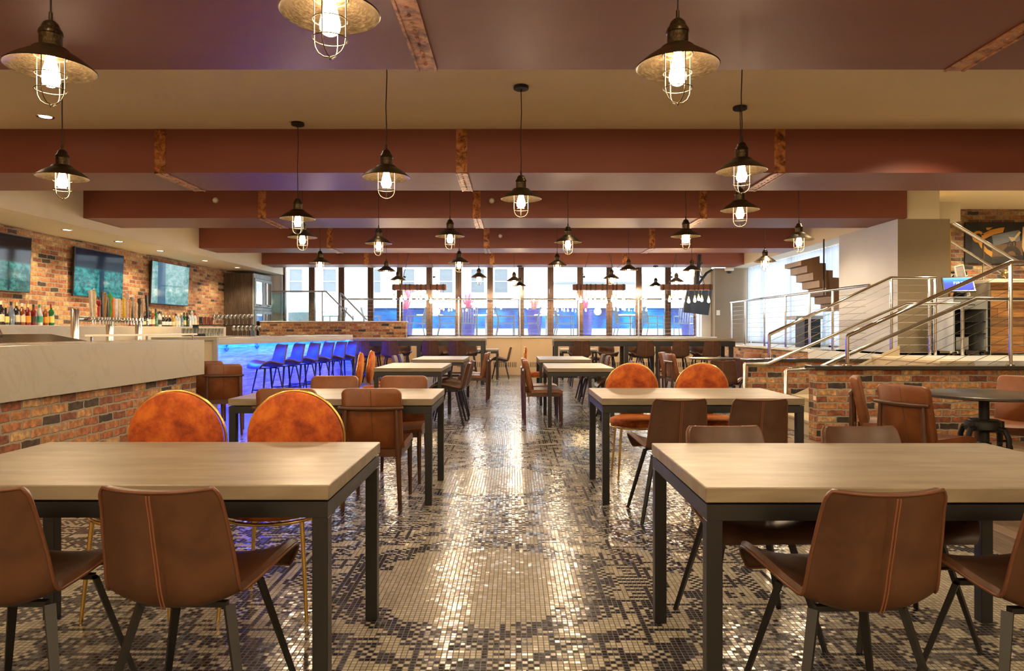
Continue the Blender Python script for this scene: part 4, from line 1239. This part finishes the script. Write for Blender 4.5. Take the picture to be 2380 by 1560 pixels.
# rail in front of the windows
yw = 19.45
pxs = [792, 930, 1066, 1208, 1345, 1484, 1618]
X = [wx(p, yw) for p in pxs]
rail_thing('window_railing', 'long steel cable railing on the ledge in front of the front windows', (0, yw, 1.06),
           [[(X[0], yw, 2.11), (X[-1], yw, 2.11)]], [((x, yw, 1.06), (x, yw, 2.16)) for x in X],
           [((X[0], yw, 1.16 + k * .1), (X[-1], yw, 1.16 + k * .1)) for k in range(9)], flanges=[(x, yw, 1.06) for x in X])
yt = 19.0
t = rail_thing('terrace_handrail', 'teal tinted glass balustrade with metal handrail above the back brick half wall', (-6, yt, 1.49),
           [[(-6.60, yt, 2.30), (-5.12, yt, 2.30), (-4.36, yt, 1.53)], [(-4.80, yt + .25, 2.26), (-4.75, yt + .25, 2.24), (-4.05, yt + .25, 1.52)]],
           [((-5.22, yt, 1.49), (-5.22, yt, 2.28)), ((-4.78, yt + .25, 1.06), (-4.78, yt + .25, 2.26))], [], tr=.022, pr=.016, mat='grey_metal')
m = MB(); m.prism([(-6.60, 1.49), (-4.42, 1.49), (-5.15, 2.25), (-6.60, 2.25)], lambda a, b: Vector((a + 6, .0, b - 1.49)), lambda a, b: Vector((a + 6, .012, b - 1.49)))
m.build('glass_panel', M['glass_teal'], t)

# ================================================================== RECEPTION AND UPPER STAIR
# floating stair of stacked wooden boxes behind the platform railing
ys = 13.3
zig = [(1861.5, 606), (1862, 616.5), (1875.5, 617.5), (1876, 633), (1889.6, 634), (1890, 650.5), (1904.2, 651.6), (1904.6, 668), (1919.6, 669), (1920, 686), (1935, 687), (1935.4, 704), (1950, 705), (1950, 722), (1966, 722),
       (1966, 664), (1951, 663), (1951, 645.7), (1935.6, 645), (1935.6, 628.5), (1919.6, 628), (1919.2, 611.8), (1905.2, 611.3), (1905, 595)]
xs = wx(1861.5, ys)
zs = MB(); zs.prism([(wx(a, ys), wz(b, ys)) for a, b in zig], lambda a, b: Vector((a, ys, b)), lambda a, b: Vector((a, ys + .8, b)))
t = thing('floating_stair', 'zigzag wooden stair descending in front of the bright side window', 'stairs', (xs, ys, 0))
o = zs.build('stair_flight', M['stairwood'], t); o.location = (-xs, -ys, 0)
m = MB(); m.box(wx(1932, 12.9) - .01 - xs, wx(1932, 12.9) + .01 - xs, -.1, -.08, 1.9, 2.97); m.build('hanger_rod', M['black'], t)
# grey counter on the platform
t = thing('platform_table', 'grey counter standing on the platform between pier and curtain', 'table', (6.05, 14.6, PZ))
MB().box(-.25, .3, -.3, .3, .58, .65, .004).build('tabletop', M['grey_metal'], t)
MB().box(-.05, .28, -.22, .25, 0, .58).build('base', M['frame'], t)
# picture on the reception wall
ya = 12.68
ax0, ax1, az0, az1 = wx(2241, ya), wx(2400, ya), wz(612, ya), wz(517, ya)
t = thing('wall_picture', 'black picture with orange curved shapes hanging on the reception brick wall', 'picture', (ax0, ya, az0))
W_, H_ = ax1 - ax0, az1 - az0
MB().box(0, W_, -.03, 0, 0, H_).build('canvas', plain('picture_black', (.012, .011, .012), .6), t)
def ap(px, py): return (wx(px, ya) - ax0, wz(py, ya) - az0)
def art(poly, mat, nm, d=.033):
    m = MB(); m.prism([ap(*p) for p in poly], lambda a, b: Vector((a, -.03, b)), lambda a, b: Vector((a, -d, b))); m.build(nm, mat, t)
OR = plain('picture_orange', (.55, .24, .03), .6, 0, .2); GY = plain('picture_grey', (.16, .17, .19), .6); CR = plain('picture_cream', (.55, .38, .18), .6); BR = plain('picture_brown', (.16, .08, .035), .6)
def arc(cx, cy, r0, r1, a0, a1, n=14):
    A_ = [(cx + r1 * math.cos(a0 + (a1 - a0) * i / n), cy + r1 * math.sin(a0 + (a1 - a0) * i / n)) for i in range(n + 1)]
    B_ = [(cx + r0 * math.cos(a0 + (a1 - a0) * i / n), cy + r0 * math.sin(a0 + (a1 - a0) * i / n)) for i in range(n + 1)]
    return A_ + B_[::-1]
art([(2278, 545), (2300, 535), (2322, 530), (2332, 529), (2328, 541), (2306, 546), (2286, 556), (2280, 560)], OR, 'orange_sweep')
art(arc(2271, 551, 8, 14, .4, 5.9), OR, 'orange_loop')
art([(2270, 562), (2278, 562), (2292, 580), (2304, 586), (2302, 598), (2290, 590), (2276, 575)], OR, 'orange_tail', .034)
art([(2289, 530), (2304, 529), (2296, 535), (2290, 536)], OR, 'orange_chip')
art([(2302, 548), (2366, 535), (2368, 560), (2340, 566), (2306, 572)], GY, 'grey_field', .0335)
art([(2340, 551), (2354, 553), (2366, 538), (2370, 541), (2356, 558), (2352, 564), (2347, 560)], CR, 'cream_branch', .036)
art([(2302, 574), (2340, 564), (2372, 560), (2374, 594), (2302, 598)], BR, 'brown_field', .0335)
art(arc(2348, 594, 10, 22, PI, 2 * PI), plain('picture_dark', (.03, .018, .012), .6), 'dark_gear', .036)
art([(2374, 528), (2378, 528), (2378, 590), (2372, 575)], CR, 'cream_strip', .035)
def text(name, body, size, mat, loc, rot, parent, depth=.002, align='CENTER'):
    cu = bpy.data.curves.new(name, 'FONT'); cu.body = body; cu.size = size; cu.extrude = depth; cu.align_x = align; cu.align_y = 'CENTER'
    o = bpy.data.objects.new(name, cu); COL.objects.link(o)
    dg = bpy.context.evaluated_depsgraph_get(); dg.update()
    me = bpy.data.meshes.new_from_object(o.evaluated_get(dg)); bpy.data.objects.remove(o)
    me.materials.clear(); me.materials.append(mat)
    q = bpy.data.objects.new(name, me); COL.objects.link(q); q.location = loc; q.rotation_euler = rot
    if parent: q.parent = parent
    return q
text('numeral', '60', .17, plain('picture_ink', (.03, .03, .035), .6), (*[ap(2348, 569)[0]], -.037, ap(2348, 569)[1]), (PI / 2, 0, 0), t)
# reception sign
sy = 12.68
t = thing('reception_sign', 'dark sign board with white capitals on brick, half hidden by the pier', 'sign', (wx(2214, sy), sy, wz(648, sy)))
MB().box(-.26, .24, -.03, 0, -.10, .13).build('board', M['cast'], t)
text('lettering', 'RECEPTION\u2022', .095, M['plastic_white'], (-.01, -.031, .05), (PI / 2, 0, 0), t, .003)
# kiosk cabinet
kx, ky = 6.15, 9.75
t = thing('host_stand', 'grey host stand with open black shelves on the platform behind the railings', 'cabinet', (kx, ky, PZ))
m = MB(); w, d, h = .48, .5, .80
m.box(0, .02, 0, d, .06, h); m.box(w - .02, w, 0, d, .06, h); m.box(0, w, d - .02, d, .06, h)
m.build('side_panel', M['grey_metal'], t)
MB().box(.02, w - .02, d - .04, d - .02, .06, h - .15).build('back_panel', M['plastic_black'], t)
for z in (.06, .30, .47): MB().box(.02, w - .02, .01, d - .04, z, z + .015).build('shelf', M['cast'], t)
MB().box(-.01, w + .01, -.01, d, h, h + .025, .004).build('top', M['grey_metal'], t)
dr = MB().box(.02, w - .02, -.004, .02, h - .15, h - .01, .003).build('drawer', M['grey_metal'], t)
m = MB(); m.tube([(.17, -.004, h - .09), (.17, -.02, h - .09), (.29, -.02, h - .09), (.29, -.004, h - .09)], .006, 6); m.build('handle', M['cast'], dr)
MB().lathe([(0, .0), (.014, 0), (.014, .012), (0, .012)], 12, (.23, -.004, h - .04), Matrix.Rotation(PI / 2, 3, 'X')).build('lock', M['chrome'], dr)
for x in (.05, w - .05):
    for y in (.05, d - .05): MB().lathe([(0, -.02), (.025, -.02), (.025, .02), (0, .02)], 12, (x, y, .03), Matrix.Rotation(PI / 2, 3, 'Y')).build('caster', M['plastic_black'], t)
tag(MB().box(-.09, .09, -.005, .005, -.09, .09).build('paper_bag', M['whitewall'], None, loc=(kx + .25, ky + .2, PZ + .168)), 'white papers standing on the lower shelf of the grey host stand', 'papers')
bpy.data.objects['paper_bag'].name = 'papers'
# monitor on the stand
t = thing('tilted_monitor', 'tilted black monitor with a violet screen on the host stand', 'monitor', (kx + .19, ky + .16, PZ + .90))
t.rotation_euler = (-.62, 0, -.35)
MB().box(-.2, .2, -.012, .012, 0, .27, .005).build('case', M['plastic_black'], t)
nb = NB('violet_screen'); co = nb.objco(); x, y, z = nb.sep(co)
e = nb.node('ShaderNodeEmission'); nb.t.links.new(nb.ramp(z / .27, [(0, (.10, .10, .55)), (.55, (.12, .14, .55)), (.75, (.10, .35, .75)), (1, (.35, .65, .85))]), e.inputs[0]); e.inputs[1].default_value = .9
M['vscreen'] = nb.surf(e.outputs[0])
for q in ('vscreen', 'bulb_small'): M[q].cycles.emission_sampling = 'NONE'
MB().box(-.18, .18, -.0135, -.012, .02, .25).build('screen', M['vscreen'], t)
text('screen_text', 'FIRE', .07, emit('screen_white', (1, 1, 1), 1.0), (0, -.0145, .15), (PI / 2, 0, 0), t, .0005)
MB().box(-.07, .07, .0, .10, -.008, .0).build('foot', M['plastic_black'], t)
# framed notice standing behind it
t = thing('notice_frame', 'small tilted picture in a pale frame standing behind the monitor', 'frame', (6.56, 10.12, PZ + .84))
t.rotation_euler = (0, -.22, 0)
m = MB()
m.box(-.07, -.055, -.01, .01, 0, .47); m.box(.055, .07, -.01, .01, 0, .47); m.box(-.055, .055, -.01, .01, 0, .015); m.box(-.055, .055, -.01, .01, .455, .47)
m.build('frame_edge', M['plastic_white'], t)
MB().box(-.055, .055, -.004, .004, .015, .455).build('print', plain('print_grey', (.35, .30, .30), .5, 0, .6, 14), t)
m = MB(); m.bar((0, .01, .3), (0, .10, .02), .04, .01); m.build('stand', M['plastic_black'], t)
# wooden reception desk
dx, dy = wx(2302, 9.9), 9.9
t = thing('reception_desk', 'reception desk clad in orange brown reclaimed boards at the right edge', 'desk', (dx, dy, PZ))
MB().box(0, 2.6, 0, .7, .03, 1.03, .004).build('board_front', M['reclaimed'], t)
MB().box(-.05, 2.65, -.05, .75, 1.03, 1.08, .006).build('counter_top', M['backbar'], t)
MB().box(-.01, 0, -.01, .7, .0, 1.03).build('corner_trim', M['steel'], t)
MB().box(.0, 2.6, .02, .68, 0, .03).build('plinth', M['cast'], t)
t = thing('brass_lamp', 'small brass domed lamp on the reception desk', 'lamp', (wx(2337, 10.1), 10.1, PZ + 1.08))
MB().lathe([(0, 0), (.05, 0), (.05, .012), (.012, .02), (.012, .06), (0, .06)], 18).build('base', M['brass'], t, smooth=True)
MB().lathe([(.062, .05), (.06, .09), (.045, .125), (.02, .145), (0, .15)], 20).build('dome_shade', M['brass'], t, smooth=True)
# clear screen standing on the desk
t = thing('clear_screen', 'clear upright acrylic screen on the reception desk in front of the picture', 'screen', (dx + .06, 9.95, PZ + 1.08))
MB().box(0, .44, 0, .008, 0, .62, .003).build('panel', M['acrylic'], t)
m = MB(); m.box(0, .44, -.001, .009, .30, .34); m.box(0, .03, -.05, .06, 0, .015); m.box(.41, .44, -.05, .06, 0, .015); m.build('foot', M['acrylic'], t)
# glass sided upper stair in front of the brick
yy = 11.9
def wp(px, py): return Vector((wx(px, yy), yy, wz(py, yy)))
t = thing('upper_stair_rail', 'glass stair balustrade with two pale sloping rails crossing the brick wall', 'railing', wp(2215, 520))
o_ = wp(2215, 520)
m = MB(); m.tube([wp(2214, 518) - o_, wp(2372, 612) - o_], .032, 10); m.build('top_rail', M['chrome'], t, smooth=True)
m = MB(); m.tube([wp(2197, 553) - o_, wp(2330, 636) - o_], .022, 10); m.build('lower_rail', M['chrome'], t, smooth=True)
m = MB(); m.tube([wp(2285, 566) - o_, wp(2285, 690) - o_], .014, 8); m.build('post', M['chrome'], t, smooth=True)
m = MB(); q = [wp(2212, 522) - o_, wp(2366, 612) - o_, wp(2366, 690) - o_, wp(2212, 600) - o_]
m.prism([(v.x, v.z) for v in q], lambda a, b: Vector((a, -.006, b)), lambda a, b: Vector((a, .006, b))); m.build('glass_panel', M['acrylic'], t)
m = MB(); m.box(wx(2205, yy) - o_.x - .015, wx(2205, yy) - o_.x + .02, -.03, .03, PZ - o_.z, 2.97 - o_.z); m.build('end_post', M['brass'], t)

# hanging television by the windows
t = thing('hanging_television', 'black television tipped forward on a ceiling bracket at the right end of the windows', 'television', (wx(1621, 18.0), 18.0, wz(700, 18.0)))
t.rotation_euler = (.12, .10, .25)
MB().box(-.36, .36, -.03, .03, -.33, .33, .006).build('case', M['plastic_black'], t)
MB().box(-.345, .345, -.0315, -.03, -.31, .315).build('screen', plain('dark_screen', (.02, .024, .03), .08), t)
m = MB(); m.tube([(0, .04, .1), (-.02, .12, .45), (-.06, .15, 1.2)], .05, 8); m.tube([(0, .12, .4), (.25, .2, .75), (.42, .25, .85)], .035, 6)
m.tube([(-.1, .1, .3), (.1, .12, .6), (-.12, .14, .8), (.06, .14, 1.0)], .012, 5); m.build('bracket', M['cast'], t, smooth=True)

# ================================================================== OUTSIDE THE WINDOWS
OZ = 1.02
mb = MB(); mb.box(-16, 16, WY + .25, 44, OZ - .3, OZ)
struct(mb.build('trim_11', plain('terrace_paving', (.34, .37, .37), .6, 0, .1, 1)))
mb = MB(); mb.box(-5.4, 9.5, 25.6, 26.09, OZ, OZ + .28)
tag(mb.build('terrace_kerb', plain('kerb_stone', (.42, .47, .48), .6, 0, .1, 1)), 'pale grey kerb at the foot of the blue terrace wall', 'kerb')
nb = NB('blue_panel'); P, N = nb.pos(); n = nb.noise(P, 1.1, 4, .6, .8)
nb.bsdf(nb.ramp(nb.maprange(n, .3, .7), [(0, (.005, .02, .12)), (.5, (.002, .075, .27)), (1, (.006, .16, .38))]), .3)
tag(MB().box(-5.3, 9.5, 26.1, 26.4, OZ, 2.06).build('terrace_wall', nb.mat), 'bright blue wall along the back of the terrace outside the windows', 'wall')
tag(MB().box(-5.3, 9.5, 25.95, 27.4, 2.06, 2.22, .01).build('wall_coping', M['ledge']), 'white coping on top of the blue terrace wall', 'coping')
tag(MB().box(-7.4, -5.75, 25.0, 27.0, OZ, 2.62, .02).build('planter_box', M['whitewall']), 'tall white planter box outside at the left of the windows', 'planter')
# facade across the terrace
fc = thing('house_facade', 'white building with rows of windows across the terrace', 'building', (0, 33, OZ))
MB().box(-16, 16, 0, .4, 0, 9).build('wall', M['whitewall'], fc)
bw = plain('facade_glass', (.07, .085, .095), .3); dbl = plain('facade_glass_blue', (.03, .07, .12), .3)
for x in (-10.6, -9.0, -6.9, -5.3, -3.5, -2.0, -.9):
    m = MB(); m.box(x, x + .6, -.02, .0, 2.0, 3.1); w_ = m.build('window_pane', bw, fc)
    m = MB(); m.box(x - .06, x, -.06, 0, 1.95, 3.15); m.box(x + .6, x + .66, -.06, 0, 1.95, 3.15); m.box(x, x + .6, -.06, 0, 3.1, 3.16); m.box(x, x + .6, -.06, 0, 2.5, 2.54); m.build('sash', M['whitewall'], w_)
for x in (-10.2, -5.9):
    MB().box(x, x + .32, -.03, 0, 3.4, 7.5).build('tall_window', dbl, fc)
MB().box(1.8, 6.2, -1.8, 0, 2.4, 2.75).build('canopy', M['grey_metal'], fc)
# outdoor furniture
def patio_chair(lab):
    t = thing('patio_chair', lab, 'chair', (0, 0, 0), 0, 'dark patio chairs')
    gm_ = M['patio']
    MB().box(-.25, .25, -.22, .25, .42, .45, .005).build('seat', gm_, t)
    m = MB()
    for k in range(6): m.bar((-.2 + k * .08, -.22, .46), (-.2 + k * .08, -.34, .95), .035, .012)
    m.bar((-.25, -.34, .94), (.25, -.34, .94), .03, .03, side=(0, 1, 0)); m.build('backrest', gm_, t)
    for x in (-.25, .25):
        MB().tube([(x, -.34, .95), (x, -.25, .6), (x, -.24, .4), (x, -.32, 0)], .017, 6).build('leg', gm_, t, smooth=True)
        MB().tube([(x, .25, 0), (x, .25, .66)], .017, 6).build('leg', gm_, t, smooth=True)
        MB().box(x - .025, x + .025, -.26, .27, .655, .68, .004).build('armrest', gm_, t)
    return t
M['patio'] = plain('patio_metal', (.10, .12, .13), .4, .3)
pc = None
for px, Y, rz, lab in ((776, 22.4, 1.4, 'behind the left end of the brick half wall'), (864, 22.6, -1.3, 'under the left wooden chandelier, left of the blue wall'),
                       (968, 22.2, 1.5, 'left of the fourth dark window post'), (1040, 22.0, -1.5, 'left of the vase of pink flowers'), (1090, 22.3, PI, 'below the pink flowers, back to the room'),
                       (1176, 22.0, -1.5, 'behind the aisle end, right of the wide window post'), (1232, 22.2, 1.5, 'in the first pane right of the aisle'),
                       (1312, 22.3, -1.5, 'left of the middle wooden chandelier'), (1452, 22.2, -1.5, 'right of the middle wooden chandelier'),
                       (1518, 22.0, -1.4, 'stacked beside the right chandelier'), (1590, 22.3, 2.6, 'behind the hanging television')):
    l = 'dark metal patio chair outside, ' + lab
    if pc is None: pc = patio_chair(l); pc.location = (wx(px, Y), Y, OZ); pc.rotation_euler.z = rz
    else: dup(pc, (wx(px, Y), Y, OZ), rz, l)
ptb = None
for px, Y, lab in ((820, 23.6, 'at the left, before the white planter'), (1000, 23.2, 'left of the aisle'), (1130, 23.3, 'behind the wide window post'), (1270, 23.2, 'right of the aisle'), (1465, 23.0, 'right of the middle wooden chandelier')):
    l = 'pale square patio table outside, ' + lab
    if ptb is None:
        ptb = thing('patio_table', l, 'table', (wx(px, Y), Y, OZ), 0, 'patio tables')
        MB().box(-.4, .4, -.4, .4, .70, .74, .005).build('tabletop', M['ledge'], ptb)
        MB().lathe([(0, 0), (.28, 0), (.28, .015), (.035, .03), (.035, .70), (0, .70)], 16).build('pedestal', M['grey_metal'], ptb, smooth=True)
    else: dup(ptb, (wx(px, Y), Y, OZ), 0, l)
def flower(px, Y, z, h, col, lab, pot):
    rnd = random.Random(px)
    t = thing('potted_plant', lab, 'plant', (wx(px, Y), Y, z))
    m = MB(); m.lathe([(0, 0), (.22, 0), (.30, pot), (.27, pot), (.2, pot - .06), (0, pot - .06)], 20); m.build('pot', M['bluepot'], t, smooth=True)
    m = MB()
    for k in range(38):
        a = rnd.uniform(0, 2 * PI); e = rnd.uniform(.1, 1.0); L = h * rnd.uniform(.5, 1)
        d = Vector((math.cos(a) * e * .6, math.sin(a) * e * .6, 1)).normalized()
        p0 = Vector((d.x * .1, d.y * .1, pot - .05)); p1 = p0 + d * L
        m.bar(p0, p0 + d * L * .5 + Vector((0, 0, .01)), .02, .006, .06, .006, side=(-d.y, d.x, 0.01)); m.bar(p0 + d * L * .5, p1, .06, .006, .008, .004, side=(-d.y, d.x, .01))
    m.build('leaves', col, t)
M['bluepot'] = plain('blue_glaze', (.03, .03, .16), .25, 0, .4, 4)
pk = plain('pink_leaves', (.55, .12, .18), .5, 0, .5, 9); pk2 = plain('salmon_leaves', (.55, .25, .20), .5, 0, .5, 9)
flower(943, 24.6, OZ, .95, pk, 'pink leaved plant in a blue pot outside under the left wooden chandelier', .95)
flower(1088, 24.4, OZ, .8, pk, 'magenta leaved plant in a blue pot outside left of the wide window post', .95)
flower(1242, 24.6, OZ, .75, pk2, 'salmon leaved plant in a blue pot outside right of the aisle', .95)
flower(1360, 24.6, OZ, .55, pk, 'pink leaved plant in a blue pot outside under the middle chandelier', .95)
flower(1600, 24.6, OZ, .55, pk, 'pink leaved plant in a blue pot outside behind the hanging television', .95)
gr = thing('gas_grill', 'grey gas grill outside at the far left of the windows', 'grill', (wx(700, 23), 23, OZ))
MB().box(-.35, .35, -.25, .25, .15, .80, .01).build('cabinet', M['patio'], gr)
MB().box(-.75, .75, -.22, .22, .80, .84, .005).build('side_shelf', M['steel'], gr)
m = MB(); m.prism([(-.26, .84), (.26, .84), (.24, 1.08), (.1, 1.2), (-.1, 1.2), (-.24, 1.08)], lambda a, b: Vector((-.38, a, b)), lambda a, b: Vector((.38, a, b))); m.build('hood', M['steel'], gr)
for x in (-.33, .33):
    for y in (-.22, .22): MB().box(x - .02, x + .02, y - .02, y + .02, 0, .15).build('leg', M['patio'], gr)

# ================================================================== LIGHT, SKY, CAMERA
w = bpy.data.worlds.new('daylight'); SC.world = w; w.use_nodes = True
bg = w.node_tree.nodes['Background']; bg.inputs[0].default_value = (.86, .93, 1.0, 1); bg.inputs[1].default_value = G['sky']
# recessed ceiling lights of the dining room, also in the bays behind the camera, with added fill lights and spots among them
for x in (-4.6, -1.4, 1.8, 5.0): lamp('POINT', (x, -1.3, 2.35), G['rear_fill'], (1, .76, .48), .22)     # unseen warm fill lights added behind the camera
for y in (-1.6, .6, 2.2, 6.1, 9.6, 13.2, 16.9):
    for x in (-4.83, -1.9, .9, 3.9):
        lamp('SPOT', (x, y, ZC - .03), G['bay'], (1, .80, .54), .06, (0, 0, 0), ang=2.5)
for x in (8.1, 9.1): lamp('SPOT', (x, 11.7, ZC - .03), 45, (1, .82, .52), .06, (.25, 0, 0), ang=2.0)  # added spots without fixtures, brighten the reception brick
for x in (6.6, 8.2):
    for y in (9.2, 11.4): lamp('SPOT', (x, y, ZC - .03), G['rec'], (1, .82, .52), .06, (0, 0, 0), ang=2.2)
for y in (5.6, 6.9): lamp('SPOT', (4.4, y, ZC - .03), 70, (1, .82, .55), .06, (0, 0, 0), ang=2.4)  # added fill spots without fixtures for the near stair brick
for y in (9.2, 12.2): lamp('SPOT', (4.6, y, ZC - .03), G['rec'], (1, .82, .52), .06, (0, 0, 0), ang=2.2)
cam = bpy.data.cameras.new('camera'); co = bpy.data.objects.new('camera', cam); COL.objects.link(co)
co.location = (0, 0, H); co.rotation_euler = (PI / 2, 0, 0)
cam.sensor_width = 36; cam.sensor_fit = 'HORIZONTAL'; cam.lens = 36 * F / 2380
cam.shift_x = -(CX - 1190) / 2380; cam.shift_y = (CY - 780) / 2380
cam.clip_start = .05; cam.clip_end = 200
SC.camera = co
vs = SC.view_settings
SC.display_settings.display_device = 'sRGB'
vs.view_transform = 'Standard'; vs.look = 'None'; vs.gamma = 1; vs.use_curve_mapping = False; vs.exposure = G['exposure']
cy = SC.cycles
cy.use_denoising = True
try: cy.denoiser = 'OPENIMAGEDENOISE'
except Exception: pass
cy.max_bounces = 6; cy.diffuse_bounces = 3; cy.glossy_bounces = 3; cy.transmission_bounces = 4; cy.transparent_max_bounces = 10
cy.use_adaptive_sampling = True; cy.adaptive_threshold = 0.07; cy.adaptive_min_samples = 20
cy.caustics_reflective = False; cy.caustics_refractive = False
cy.sample_clamp_indirect = 6; cy.sample_clamp_direct = 0
